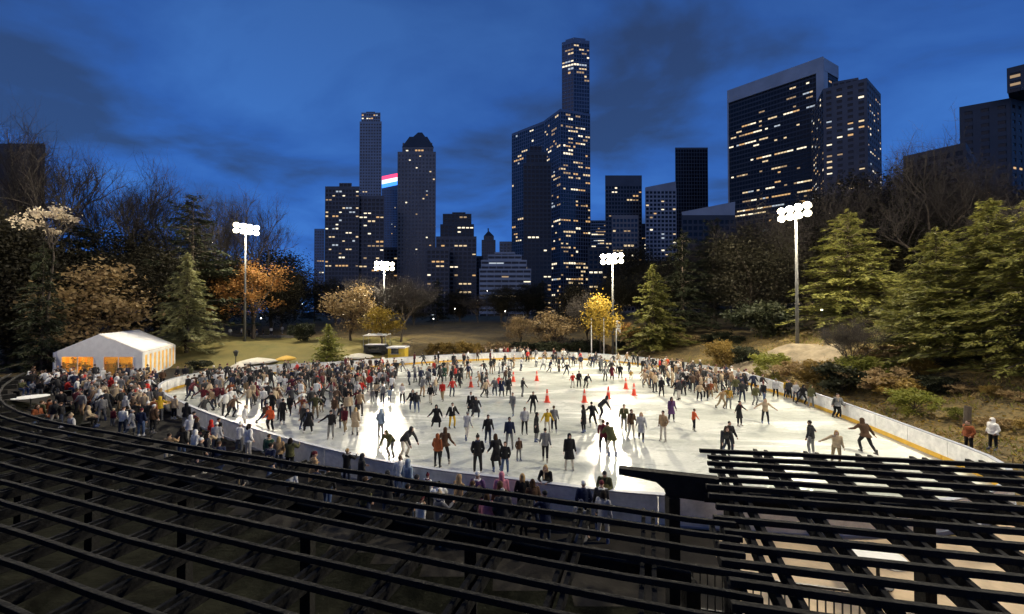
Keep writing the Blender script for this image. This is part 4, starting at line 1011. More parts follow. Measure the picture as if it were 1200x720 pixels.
# slim tower
d=480; b=Bld('slim_tower','slim grey tower with a lit notched crown behind the brown block',433,d)
f_=rect(420.5,446,d,26); b.block(f_,0,pz(141,d),'grey_stone','dark',fh=4,bw=3.4,lit=6,band=.5,pier=.4); b.block(rect(422.5,444.5,d+1,24),pz(141.3,d),pz(130,d),'grey_stone','dark',lit=9,fh=4.2,maxlen=1,top=1.6)
b.block(rect(428,438,d+4,14),pz(130,d),pz(127.5,d),'dark_brown','black',lit=0,top=1)
# tower with coloured crown
d=560; b=Bld('glass_tower','pale blue tower with a red white and blue lit crown',457,d)
f_=rect(447,467,d,24); b.block(f_,0,pz(220,d),'pale_blue','blue',fh=3.6,bw=2.4,pier=.5,lit=14,maxlen=1)
CR=[((.05,.25,1.0),2.0),((.9,.95,1.0),1.6),((1,.06,.16),1.8)]
for i,(c,e_) in enumerate(CR):
    mm=node_mat('crown light %d'%i,c,.4,emit=c,estr=e_); za=pz(220-4.6*i,d)+.02; zb_=pz(220-4.6*(i+1),d); g_=sub(f_,1.02)
    # crown slopes gently upward to the right
    n=4; up=[0,5.5,5.5,0]; b.plain([(*p,za+u) for p,u in zip(g_,up)]+[(*p,zb_-.05+u) for p,u in zip(g_,up)],[(3,2,1,0),(4,5,6,7)]+[(q_,(q_+1)%4,(q_+1)%4+4,q_+4) for q_ in range(4)],mm,'light_band')
b.plain([(*p,pz(220.6,d)) for p in f_]+[(*p,pz(220,d)+u) for p,u in zip(f_,(0,5.5,5.5,0))],[(3,2,1,0),(4,5,6,7)]+[(q_,(q_+1)%4,(q_+1)%4+4,q_+4) for q_ in range(4)],'pale_blue','parapet')
# mansard roofed hotel
d=360; b=Bld('hotel_tower','old stone hotel tower with a steep dark mansard roof',488,d)
f0=rect(465.5,510,d,34); b.block(f0,0,pz(177,d),'brown_stone','dark',fh=3.8,bw=3.4,band=.5,pier=.5,lit=13,maxlen=1,zlit=(0,.6)); 
f1=rect(471,507,d+3,28); b.block(f1,pz(177,d),pz(170,d),'brown_stone','dark',lit=2,top=1.5,bw=3)
f2=rect(478,500,d+6,20); b.taper(sub(f1,1.04),sub(rect(479,500,d+7,18),1),pz(170,d)+.05,pz(155,d),'black'); b.taper(rect(483,498,d+8,14),rect(489,494,d+11,6),pz(155,d)+.05,pz(147.5,d),'black')
for px in (472,505): b.taper(rect(px-1.2,px+1.2,d+4,2.5),rect(px-1.0,px+1.0,d+4,2),pz(171,d),pz(164,d),'brown_stone','chimney')
# stepped dark building
d=340; b=Bld('stepped_building','dark stepped building right of the mansard hotel',534,d)
b.block(rect(511,558,d,24),0,pz(277,d),'dark_brown','black',lit=12,bw=4,zlit=(.0,.8)); b.block(rect(516,555,d+2,20),pz(277.2,d),pz(262,d),'black','black',lit=3,bw=4,top=1.5); b.block(rect(519,552,d+4,16),pz(262.2,d),pz(249,d),'black','black',lit=1,bw=4,top=1.5); b.block(rect(530,545,d+6,10),pz(249.2,d),pz(246.5,d),'black','black',lit=0,top=.8)
d=350; b=Bld('low_block','low dark block with a lit strip at its base beside the stepped building',520,d); b.block(rect(500,526,d-26,16),0,pz(290,d-26),'dark_brown','black',lit=8,bw=4)
# cupola
d=520; b=Bld('cupola_tower','small tower topped by a pointed cupola',573,d)
b.block(rect(564.5,580.5,d,18),0,pz(281,d),'brown_stone','dark',lit=0,top=2); b.block(rect(567,578.5,d+2,12),pz(281.2,d),pz(276,d),'brown_stone','dark',lit=0,top=2,bw=2.2); b.taper(rect(567,578.5,d+2,12),rect(571.6,573.4,d+6,2),pz(276,d)+.05,pz(270,d),'black'); b.taper(rect(572.1,572.9,d+6.4,1),rect(572.3,572.7,d+6.6,.6),pz(270.2,d),pz(266,d),'black','spire')
d=460; b=Bld('low_block','plain grey low block between the cupola and the glass slab',594,d); b.block(rect(585.5,606,d,20),0,pz(283,d),'grey_stone','dark',lit=0,bw=4)
# banded terraces
d=260; b=Bld('banded_building','pale horizontally banded building with stepped terraces',592,d)
for i,(l,r_,t0,t1) in enumerate(((562,622,315,345),(564,617,304,314.8),(572,611,297,303.8),(580,603,293,296.8))):
    b.block(rect(l,r_,d+i*3,22-i*3),0 if i==0 else pz(t1,d),pz(t0,d),'banded','black',fh=3.4,band=.52,bw=5,pier=.06,lit=3 if i<2 else 0,top=1.2)
# central glass slab with the tall tower
d0=400; zt=pz(131,d0); 
def cor(px,py,z): dd=(z-CAM_H)*F/(HOR-py); return (pxx(px,dd),dd)
A_=cor(600,155.5,zt); B_=cor(638,140,zt); C_=cor(657,127.5,zt); D_=cor(692,132,zt)
b=Bld('glass_skyscraper','huge dark glass skyscraper with a slim tower rising from its right side',650,420)
b.block([A_,(B_[0]+.2,B_[1]+.5),(B_[0]+18,B_[1]+34),(A_[0]+24,A_[1]+40)],0,zt,'blue_glass','dark',fh=4.2,bw=3.0,band=.22,pier=.22,lit=60,maxlen=2,rows=((.10,.4),(.14,.4)),top=3,zlit=(.0,.85))
b.block([(B_[0]+.6,B_[1]),(pxx(657,C_[1]),C_[1]-2),D_,(D_[0]+6,D_[1]+34),(B_[0]+18,B_[1]+40)],0,zt+.4,'blue_glass','dark',fh=4.2,bw=3.0,band=.22,pier=.22,lit=130,maxlen=2,rows=((.06,.5),(.14,.5),(.20,.5),(.30,.4),(.38,.5),(.46,.6),(.52,.6),(.58,.7),(.66,.6),(.74,.7),(.82,.7),(.90,.7)),top=3)
dd=C_[1]+3; tw=[(pxx(660,dd),dd+5),(pxx(673,dd),dd),(pxx(692,dd),dd+2.5),(pxx(692,dd)+2,dd+26),(pxx(660,dd)+6,dd+30)]
b2=b; b2.n=0
b.block(tw,zt+.5,pz(43,dd),'blue_glass','blue',fh=4.2,bw=2.9,band=.24,pier=.2,lit=22,maxlen=3,rows=((.30,.8),(.33,.9),(.37,.5)),top=4,zlit=(.02,.55))
b.block(sub(tw,.72),pz(43.3,dd),pz(38,dd),'blue_glass','dark',lit=2,top=2,bw=2.6)
d=330; b=Bld('dark_tower','dark narrow tower in front of the glass skyscraper',629,d); b.block(rect(613.5,646,d,22),0,pz(190,d),'black','black',lit=10,bw=3.4,zlit=(.45,1)); b.block(rect(617,641,d+2,16),pz(190.2,d),pz(176,d),'black','black',lit=0,bw=3.4); b.block(rect(621,635,d+4,10),pz(176.2,d),pz(168,d),'black','black',lit=0,bw=3.4,top=1)
# right of the skyscraper
d=520; b=Bld('round_building','low building with lit warm bands right of the skyscraper',701,d)
b.block(rect(691,713,d,20),0,pz(258,d),'banded','black',fh=4.2,band=.4,bw=3,lit=16,maxlen=4,pier=.1,top=1.5,zlit=(0,.3))
d=370; b=Bld('office_slab','dark office slab with a lit upper row of windows',731,d)
b.block(rect(710,752.5,d,26),0,pz(205,d),'dark_glass','black',fh=4,bw=3,lit=26,maxlen=3,rows=((.10,.7),(.43,.55),(.72,.5)),top=11)
d=300; b=Bld('office_slab','grey lower slab standing before the lit office slab',731,d); b.block(rect(718,748,d-8,10),0,pz(252,d-8),'brown_stone','dark',lit=12,maxlen=3,bw=3)
d=350; b=Bld('apartment_slab','plain grey slab with a slanted roofline',777,d)
f_=rect(757,793,d,22); b.block(f_,0,pz(220,d),'grey_stone','black',lit=16,bw=3.5,zlit=(0,.6),maxlen=1)
b.plain([(*p,pz(220,d)+.02) for p in f_]+[(*p,pz(220,d)+h_) for p,h_ in zip(f_,(.8,6.5,6.5,.8))],[(3,2,1,0),(4,5,6,7)]+[(q_,(q_+1)%4,(q_+1)%4+4,q_+4) for q_ in range(4)],'grey_stone')
d=400; b=Bld('office_slab','plain black slab tower left of the broad white framed tower',811,d); b.block(rect(792.5,830.5,d,24),0,pz(172,d),'dark_glass','black',lit=7,bw=3,pier=.15,band=.15,zlit=(.25,.8),maxlen=1,top=2)
d=230; b=Bld('low_block','low roof with a pale lit edge right of the black slab',830,d); f_=rect(800,862,d,20)
b.block(f_,0,pz(252,d),'black','black',lit=3); b.plain([(*p,pz(252,d)+.02) for p in f_]+[(*p,pz(252,d)+h_) for p,h_ in zip(sub(f_,1.02),(2.0,8.5,8.5,2.0))],[(3,2,1,0),(4,5,6,7)]+[(q_,(q_+1)%4,(q_+1)%4+4,q_+4) for q_ in range(4)],'banded')
# sloping white framed tower
zt=216.0; A_=cor(855,105,zt); B_=cor(968,64.5,zt); C_=cor(985,75,zt)
b=Bld('framed_tower','broad dark glass tower framed in white stone with rows of lit windows',920,320)
ev=(Vector((B_[0]-A_[0],B_[1]-A_[1],0))).normalized(); nv=Vector((-ev.y,ev.x,0)); 
D_=(A_[0]+nv.x*30+8,A_[1]+nv.y*30)
Lf=math.hypot(B_[0]-A_[0],B_[1]-A_[1])
at=lambda u,o=0.: (A_[0]+ev.x*Lf*u-nv.x*o,A_[1]+ev.y*Lf*u-nv.y*o)
b.block([A_,B_,C_,D_],0,zt-10.5,'black','black',fh=4.1,bw=2.2,band=.30,pier=.12,lit=55,maxlen=2,lh=.42,rows=((.03,.5),(.07,.5),(.12,.6),(.16,.5),(.20,.45),(.29,.5),(.34,.35),(.42,.6),(.46,.7),(.50,.7),(.53,.7),(.60,.45),(.65,.6),(.68,.65),(.72,.6),(.77,.55),(.81,.6),(.85,.6),(.90,.7),(.93,.6)),top=.3)
def slab(u0,u1,za,zb_,o0,o1,name):
    p=[at(u0,o1),at(u1,o1),at(u1,o0),at(u0,o0)]; b.taper(p,p,za,zb_,'travertine',name)
slab(-.004,1.004,zt-12,zt,-6,1.6,'cornice'); slab(-.004,.012,0,zt-12.02,-6,1.6,'frame_pier'); slab(.935,1.004,0,zt-12.02,-6,1.6,'frame_pier')
e2=Vector((C_[0]-B_[0],C_[1]-B_[1],0)); p=[(B_[0]+.3,B_[1]-.3),(C_[0]+.6,C_[1]-.3),(C_[0]-2,C_[1]+9),(B_[0]-4,B_[1]+9)]; b.taper(p,p,zt-10.7,zt-.2,'travertine','cornice'); 
p=[(B_[0]+.25+e2.x*.0,B_[1]-.25),(B_[0]+e2.x*.28,B_[1]+e2.y*.28-.4),(B_[0]+e2.x*.28-2,B_[1]+6),(B_[0]-2,B_[1]+6)]; b.taper(p,p,0,zt-10.8,'travertine','frame_pier')
# brown tower
d=250; zt=pz(92,d); b=Bld('brown_tower','brown stone tower with columns of lit windows beside the white framed tower',1000,d)
A_=(pxx(968,d+6),d+6); B_=(pxx(1019,d-6),d-6); C_=(pxx(1035,d+12),d+12)
b.block([A_,B_,C_,(A_[0]+16,A_[1]+30)],0,pz(96,d),'dark_brown','black',fh=4,bw=5,band=.5,pier=.5,lit=130,maxlen=1,top=2.5,zlit=(.02,.55))
f_=[(pxx(985,d),d+4),(pxx(1012,d-3),d-1),(pxx(1022,d+6),d+12),(pxx(990,d+10),d+20)]; b.block(f_,pz(96,d)+.1,pz(90,d),'dark_brown','black',lit=0,top=1.5)
# far right
d=190; b=Bld('stone_block','dark stone block with a raised corner at the far right',1165,d)
b.block([(pxx(1129,d),d),(pxx(1188,d-8),d-8),(pxx(1230,d),d),(pxx(1160,d+24),d+24)],0,pz(124,d),'black','black',fh=3.8,bw=5,lit=10,maxlen=2,zlit=(.25,.7),band=.55,pier=.5)
b.block([(pxx(1186,d-12),d-12),(pxx(1240,d-20),d-20),(pxx(1240,d),d),(pxx(1190,d+4),d+4)],pz(124,d)+.1,pz(96,d),'black','black',lit=8,maxlen=1,fh=3.8,bw=5)
d=170; b=Bld('low_block','long low dark block with rows of small lit windows at right',1095,d)
b.block([(pxx(1062,d+4),d+4),(pxx(1134,d-10),d-10),(pxx(1150,d+14),d+14),(pxx(1060,d+28),d+28)],0,pz(178,d),'black','black',fh=3.6,bw=3.4,lit=16,rows=((.30,.28),(.38,.25)),maxlen=2,zlit=(.25,.6))
d=64; b=Bld('flat_block','dark flat roofed block half hidden by trees at the left edge',20,d); b.block([(pxx(-60,d),d),(pxx(48,d),d),(pxx(50,d+14),d+14),(pxx(-60,d+14),d+14)],0,pz(168,d),'black','black',fh=3.4,bw=3,lit=0,band=.6,pier=.55,top=2)
# far skyline filler buildings seen in the gaps, low and dark
for i,(l,r_,t_,d) in enumerate(((448,470,290,420),(540,566,300,430),(604,616,300,380),(690,712,290,300),(750,760,262,420),(862,905,270,420),(1034,1060,255,300))):
    b=Bld('low_block',['dark low block between the coloured crown and hotel','dark low block behind the cupola tower','dark low block at the skyscraper foot','dark low block under the lit warm bands','narrow dark block beside the office slab','dark block behind the foot of the white framed tower','dark block right of the brown tower foot'][i],(l+r_)/2,d); b.block(rect(l,r_,d,18),0,pz(t_,d),'black','black',lit=5,bw=4)

for tn,(t_,mb_) in EXTRA.items(): tag(mb_.build('lit_windows',LIT,t_),kind='stuff')
# ------------------------------------------------------------------ people
M['skin']=node_mat('skin',(.42,.26,.19),.55,noise=.1,nscale=20,rvar=.35)
M['eye']=node_mat('eye and brow',(.03,.02,.02),.4)
M['cloth']=node_mat('woven clothing',(.5,.5,.5),.88,noise=.22,nscale=5,objcol=True,spec=.2,bump=.6,bscale=11)
M['boot']=node_mat('skate boot',(.5,.5,.5),.5,objcol=True,noise=.15,nscale=10)
M['blade']=node_mat('skate blade',(.5,.5,.52),.25,metal=.9)
dg=lambda: bpy.context.evaluated_depsgraph_get()
def remesh(mb,mats,name,vox,smooth_it=4):
    me=mb.mesh(name+' raw',mats); o=bpy.data.objects.new('tmp',me); COL.objects.link(o)
    r=o.modifiers.new('r','REMESH'); r.mode='VOXEL'; r.voxel_size=vox; r.use_smooth_shade=True
    s=o.modifiers.new('s','SMOOTH'); s.factor=.5; s.iterations=smooth_it
    d=bpy.data.meshes.new_from_object(o.evaluated_get(dg())); d.name=name
    bpy.data.objects.remove(o); bpy.data.meshes.remove(me)
    d.materials.clear()
    for m in mats: d.materials.append(m)
    return d
V3=Vector
def D(az,el):                                # direction: az 0 = forward (+Y), + to the right; el from straight down
    a=R(az); e=R(el); return V3((math.sin(a)*math.sin(e),math.cos(a)*math.sin(e),-math.cos(e)))
# pose: lean deg, (upper arm, forearm) x (left, right) as (az,el), legs (thigh, shin), head pitch
POSES={
 'standing':   dict(lean=4, arms=[((-80,12),(-30,24)),((110,10),(40,16))], legs=[((-60,8),(-120,5)),((80,7),(150,8))]),
 'chatting':   dict(lean=3, arms=[((-70,14),(10,78)),((90,8),(40,20))], legs=[((-90,9),(-100,3)),((70,8),(160,14))]),
 'turning':    dict(lean=14, arms=[((-60,34),(-20,56)),((120,34),(95,48))], legs=[((-40,26),(170,26)),((110,20),(150,34))]),
 'pushing off': dict(lean=26, arms=[((10,46),(30,62)),((-160,52),(-170,40))], legs=[((10,44),(180,26)),((140,34),(150,48))]),
 'coasting':   dict(lean=12, arms=[((-100,18),(-30,40)),((100,22),(60,46))], legs=[((-30,16),(180,20)),((40,18),(180,22))]),
 'gliding':    dict(lean=8, arms=[((-80,26),(-50,40)),((80,30),(50,44))], legs=[((-20,22),(180,14)),((70,6),(180,18))]),
 'striding':   dict(lean=16,arms=[((-25,40),(-5,70)),((150,34),(110,30))], legs=[((0,34),(180,16)),((165,22),(180,42))]),
 'walking':    dict(lean=4, arms=[((-30,22),(-15,35)),((150,20),(110,14))], legs=[((0,20),(180,2)),((180,16),(180,28))]),
 'hands pocketed': dict(lean=1, arms=[((-120,20),(20,34)),((120,20),(-20,34))], legs=[((-90,5),(-90,2)),((90,6),(90,3))]),
 'raising phone': dict(lean=2, arms=[((-30,48),(18,112)),((30,48),(-18,112))], legs=[((-90,4),(-90,2)),((90,4),(90,2))]),
 'bending': dict(lean=46,arms=[((-20,34),(0,30)),((20,34),(0,30))], legs=[((-20,26),(180,22)),((30,16),(180,26))]),
 'arms wide': dict(lean=5, arms=[((-85,48),(-70,60)),((85,54),(80,50))], legs=[((-60,10),(-90,4)),((60,10),(90,5))]),
 'reaching sideways': dict(lean=5, arms=[((-90,9),(-40,18)),((88,52),(84,60))], legs=[((-20,12),(180,8)),((90,6),(120,6))]),
 'leaning': dict(lean=24,arms=[((-25,38),(30,86)),((25,38),(-30,86))], legs=[((-90,5),(180,6)),((90,7),(180,6))]),
 'sitting':    dict(lean=6, arms=[((-25,24),(15,62)),((25,24),(-15,62))], legs=[((-10,86),(180,4)),((10,84),(180,8))]),
}
def skel(p):
    la=R(p['lean']); up=V3((0,math.sin(la),math.cos(la))); J={}
    J['pelvis']=V3((0,0,0)); J['waist']=up*.16+V3((0,-.01,0)); J['chest']=up*.36; J['neck']=up*.53
    la2=la*.55; u2=V3((0,math.sin(la2),math.cos(la2))); J['head']=J['neck']+u2*.15+V3((0,.02,0)); J['u2']=u2; J['up']=up
    for i,s in enumerate((-1,1)):
        sh=up*.46+V3((s*.185,0,0)); a,b=p['arms'][i]; el=sh+D(*a)*.29; wr=el+D(*b)*.25; J['sh%d'%i]=sh;J['el%d'%i]=el;J['wr%d'%i]=wr;J['hd%d'%i]=D(*b)
        hp=V3((s*.095,0,-.03)); a,b=p['legs'][i]; kn=hp+D(*a)*.43; an=kn+D(*b)*.42; J['hp%d'%i]=hp;J['kn%d'%i]=kn;J['an%d'%i]=an
    z=min(J['an0'].z,J['an1'].z); dz=.115-z
    for k in J:
        if k not in('u2','up','hd0','hd1'): J[k]=J[k]+V3((0,0,dz))
    return J
def limb(m,pts,rr,n=9): m.tube(pts,rr,n)
def body_mesh(p,name):
    J=skel(p); m=MB()
    m.tube([J['pelvis']-V3((0,0,.08)),J['pelvis'],J['waist'],J['chest'],J['chest']+J['up']*.10,J['neck']],[(.13,.10),(.155,.115),(.13,.10),(.155,.115),(.16,.10),(.06,.055)],12,side=(1,0,0))
    m.tube([J['neck']-J['up']*.06,J['head']],[.058,.052],9); h=J['head']
    m.ball(h,(.074,.092,.112),14,10); m.ball(h+V3((0,.03,-.065)),(.052,.058,.048),10,8)          # skull and jaw
    m.tube([h+V3((0,.086,.015)),h+V3((0,.112,-.022)),h+V3((0,.088,-.034))],[.012,.019,.016],6)      # nose
    for s in(-1,1): m.ball(h+V3((s*.076,-.005,-.005)),(.014,.024,.034),8,6)                         # ears
    for i in(0,1):
        sh,el,wr=J['sh%d'%i],J['el%d'%i],J['wr%d'%i]; hd=J['hd%d'%i]
        m.tube([sh-(el-sh)*.10,sh+(el-sh)*.3,el,el+(wr-el)*.3,wr],[.055,.052,.04,.043,.029],10); m.ball(sh,.062,10,7)
        pe=wr+hd*.085; sdv=hd.cross(V3((0,0,1)));
        if sdv.length<.1: sdv=V3((1,0,0))if abs(hd.z)>.9 else sdv
        sdv=(V3((0,1,0))if abs(hd.z)>.75 else V3((0,0,1))); sdv=(sdv-hd*sdv.dot(hd)).normalized(); nrm=hd.cross(sdv)
        m.tube([wr-hd*.01,wr+hd*.04,pe],[(.026,.018),(.040,.017),(.041,.016)],8,side=sdv)
        for k,(o,L_) in enumerate(((-.031,.066),(-.0105,.078),(.0105,.074),(.031,.058))):
            a=pe-hd*.02+sdv*o; c=a+hd*(.02+L_*.5)+nrm*.008; e=c+(hd*.75+nrm*.65)*L_*.5; m.tube([a,c,e],[.0105,.0098,.008],6)
        a=wr+hd*.035-sdv*.03; c=a+(hd*.6-sdv*.8)*.045; m.tube([a,c,c+(hd*.9-sdv*.3+nrm*.3)*.035],[.0125,.0115,.009],6)
        hp,kn,an=J['hp%d'%i],J['kn%d'%i],J['an%d'%i]
        m.tube([hp+V3((0,0,.04)),hp+(kn-hd*0-hp)*.35,kn,kn+(an-kn)*.35,an],[.088,.078,.054,.055,.038],10)
        m.tube([an+V3((0,-.05,-.05)),an+V3((0,.04,-.05)),an+V3((0,.14,-.075))],[(.036,.034),(.038,.036),(.036,.02)],8,side=(1,0,0)); m.tube([an,an+V3((0,0,-.06))],[.038,.038],8)
    me=remesh(m,[M['skin'],M['eye']],name,.013,3)
    # eyes and mouth set into the face
    bm=bmesh.new(); bm.from_mesh(me); 
    for f in bm.faces: f.smooth=True
    def patch(c,r):
        g=bmesh.ops.create_uvsphere(bm,u_segments=8,v_segments=6,radius=1,matrix=Matrix.Translation(c)@Matrix.Diagonal((*r,1)))
        for f in {f for v in g['verts'] for f in v.link_faces}: f.material_index=1
    for s in(-1,1): patch(h+V3((s*.031,.083,.012)),(.014,.010,.008)); patch(h+V3((s*.031,.086,.036)),(.019,.007,.004))
    patch(h+V3((0,.086,-.062)),(.022,.008,.005))
    bm.to_mesh(me); bm.free(); return me,J
def jacket_mesh(J,name,long=0,hood=False,puff=1.0,sit=False):
    m=MB(); p=puff
    hem=J['pelvis']-V3((0,0,.10)); lo=[hem,J['pelvis']]; rr=[(.185*p,.155*p),(.18*p,.148*p)]
    m.tube(lo+[J['waist'],J['chest'],J['chest']+J['up']*.09,J['neck']+J['up']*.0,J['neck']+J['up']*.045],rr+[(.165*p,.138*p),(.19*p,.152*p),(.185*p,.135*p),(.085,.08),(.078,.074)],14,side=(1,0,0))
    if long and not sit:
        kn=(J['kn0']+J['kn1'])/2; sp=abs(J['kn0'].x-J['kn1'].x)/2+.11; spy=abs(J['kn0'].y-J['kn1'].y)/2+.12; e=J['pelvis'].lerp(kn,long)
        m.tube([J['pelvis']+J['up']*.06,J['pelvis'].lerp(e,.5),e],[(.175*p,.148*p),(max(.19,sp*.9),max(.165,spy*.85)),(max(.20,sp+.02),max(.185,spy))],14,side=(1,0,0))
    for i in(0,1):
        sh,el,wr=J['sh%d'%i],J['el%d'%i],J['wr%d'%i]
        m.tube([sh-V3(((-1,1)[i]*.05,0,0)),sh+(el-sh)*.12,sh+(el-sh)*.5,el,el+(wr-el)*.5,wr+(wr-el)*.02],[.075*p,.078*p,.068*p,.060*p,.056*p,.048*p],10); m.ball(sh,.078*p,10,7)
    if hood:
        h=J['head']; m.ball(h+V3((0,-.022,.012)),(.108,.108,.132),14,10); m.tube([J['neck'],h-V3((0,.03,.04))],[.11,.10],10)
    else: m.tube([J['neck']-V3((0,.05,.03)),J['neck']-V3((0,.085,-.02))],[.05,.06],8)
    return remesh(m,[M['cloth']],name,.022,4)
def trousers_mesh(J,name,wide=1.0):
    m=MB(); m.tube([J['pelvis']+J['up']*.10,J['pelvis'],J['pelvis']-V3((0,0,.09))],[(.15,.118),(.172,.135),(.15,.12)],12,side=(1,0,0))
    for i in(0,1):
        hp,kn,an=J['hp%d'%i],J['kn%d'%i],J['an%d'%i]; w_=wide
        m.tube([hp+V3((0,0,.03)),hp+(kn-hp)*.4,kn,kn+(an-kn)*.45,an+(kn-an)*.10],[.102,.092*w_,.070*w_,.066*w_,.056*w_],10); m.ball(kn,.070*w_,8,6)
    return remesh(m,[M['cloth']],name,.022,4)
def boot_mesh(skate):
    m=MB(); m.tube([(0,0,.15),(0,0,.02),(0,.0,-.03)],[.056,.052,.048],9); m.tube([(0,-.065,-.045),(0,.03,-.04),(0,.12,-.055),(0,.165,-.065)],[(.042,.04),(.048,.045),(.046,.03),(.03,.018)],9,side=(1,0,0))
    me=remesh(m,[M['boot'],M['blade']],'skate boot' if skate else 'boot',.013,2)
    bm=bmesh.new(); bm.from_mesh(me)
    for f in bm.faces: f.smooth=True
    x=MB()
    if skate: x.box(-.004,-.11,-.112,.004,.17,-.092); x.box(-.006,-.07,-.093,.006,-.03,-.07); x.box(-.006,.06,-.093,.006,.10,-.07)
    else: x.box(-.045,-.095,-.112,.045,.165,-.075)
    vs=[bm.verts.new(v) for v in x.v]
    for f in x.f: bm.faces.new([vs[i] for i in f]).material_index=1 if skate else 0
    bm.to_mesh(me); bm.free(); return me
def hair_mesh(kind):
    m=MB()
    if kind=='short': m.ball((0,-.018,.035),(.083,.095,.095),14,9)
    elif kind=='long':
        m.ball((0,-.018,.03),(.087,.098,.10),14,9); m.tube([(0,-.06,.02),(0,-.085,-.10),(0,-.10,-.26)],[(.085,.05),(.10,.05),(.07,.028)],10,side=(1,0,0))
        for s in(-1,1): m.tube([(s*.075,.005,.03),(s*.085,-.01,-.09),(s*.075,-.02,-.2)],[.03,.032,.018],7)
    elif kind=='tied': m.ball((0,-.018,.032),(.083,.096,.096),14,9); m.ball((0,-.115,.06),.042,9,7)
    elif kind=='beanie': m.ball((0,-.012,.055),(.088,.102,.088),14,9); m.tube([(0,-.01,.035),(0,-.012,.075)],[(.092,.106),(.09,.104)],14,side=(1,0,0))
    elif kind=='bobble': m.ball((0,-.012,.055),(.088,.102,.092),14,9); m.tube([(0,-.01,.035),(0,-.012,.075)],[(.092,.106),(.09,.104)],14,side=(1,0,0)); m.ball((0,-.015,.165),.042,9,7)
    elif kind=='cap': m.ball((0,-.012,.05),(.086,.10,.08),14,9); m.tube([(0,.06,.055),(0,.16,.045)],[(.07,.012),(.06,.008)],10,side=(1,0,0))
    return remesh(m,[M['cloth']],kind,.016,2)
SCARF=None
HAIR={k:hair_mesh(k) for k in('short','long','tied','beanie','bobble','cap')}
_m=MB(); _m.tube([(.09*math.cos(a),.085*math.sin(a)-.005,.012*math.sin(3*a)) for a in np.linspace(0,2*math.pi,15)],.034,7); _m.tube([(.04,.085,0),(.05,.135,-.12),(.045,.15,-.28)],[(.04,.02),(.045,.018),(.045,.014)],7)
SCARF=remesh(_m,[M['cloth']],'scarf',.016,2)
BOOT={True:boot_mesh(True),False:boot_mesh(False)}
P_={}
for pn,pd in POSES.items():
    me,J=body_mesh(pd,'body '+pn); sit=pn=='sitting'
    P_[pn]=dict(J=J,body=me,jk={'jacket':jacket_mesh(J,'jacket '+pn,.0,sit=sit),'hooded jacket':jacket_mesh(J,'hooded '+pn,.15,True,1.04,sit),'long coat':jacket_mesh(J,'coat '+pn,.92,sit=sit),'puffer':jacket_mesh(J,'puffer '+pn,.22,False,1.16,sit),'hooded long coat':jacket_mesh(J,'hooded coat '+pn,.95,True,1.05,sit)},
        tr=trousers_mesh(J,'trousers '+pn),wt=trousers_mesh(J,'wide trousers '+pn,1.35))
CC={'black':(.012,.012,.014),'charcoal':(.03,.03,.033),'navy':(.014,.02,.05),'grey':(.16,.16,.165),'pale grey':(.36,.36,.37),'white':(.70,.69,.66),'beige':(.40,.31,.20),'tan':(.30,.20,.11),'brown':(.08,.045,.026),'maroon':(.10,.014,.022),'red':(.42,.025,.018),'orange red':(.52,.09,.03),'rust':(.22,.065,.025),'olive':(.07,.07,.03),'green':(.03,.075,.05),'yellow':(.55,.36,.03),'pink':(.50,.19,.25),'purple':(.09,.045,.12),'blue':(.04,.08,.20),'light blue':(.20,.26,.34),'mustard':(.38,.23,.04)}
TC={'black':(.012,.012,.014),'blue jeans':(.05,.08,.16),'dark jeans':(.022,.03,.055),'grey':(.17,.17,.17),'light':(.52,.48,.42),'khaki':(.26,.20,.12),'yellow':(.55,.36,.03)}
HC={'dark hair':(.014,.01,.008),'brown hair':(.06,.033,.017),'blond hair':(.36,.24,.11),'grey hair':(.3,.29,.28)}
LMK=[(V3((*gp(684.5,471),0)),'the nearest cone'),(V3((*gp(742,463),0)),'the rightmost cone'),(V3((*gp(601,447),0)),'the middle cone'),(V3((*gp(552,453),0)),'the leftmost cone'),
     (V3((*gp(446,512),0)),'the ice glint'),(V3((pxx(535,53),52,0)),'the golden shrubs'),(V3((pxx(467,52),50,0)),'the yellow kiosk'),(V3((pxx(385,47),46,0)),'the evergreen bush'),(V3((pxx(302,45),43,0)),'the cream parasol'),
     (V3((-40,40,0)),'the marquee'),(V3((pxx(707,57),55,0)),'the flagpoles'),(V3((pxx(905,38),36,0)),'the lime shrub'),(V3((pxx(842,46),44,0)),'the orange shrub'),(V3((22.5,24,0)),'the right boards'),(V3((18,15,0)),'the pergola wing'),
     (V3((3,11.5,0)),'the pergola nose'),(V3((-9,16,0)),'the near boards'),(V3((-20,23,0)),'the left boards'),(V3((-27.5,28,0)),'the orange table'),(V3((-33,22,0)),'the white table'),(V3((-30,34,0)),'the marquee corner'),(V3((-16,30,0)),'the left ice'),(V3((14,34,0)),'the open ice'),(V3((6,24,0)),'the clear ice')]
KNOWN={}; prs=random.Random(2024); NP=[0]
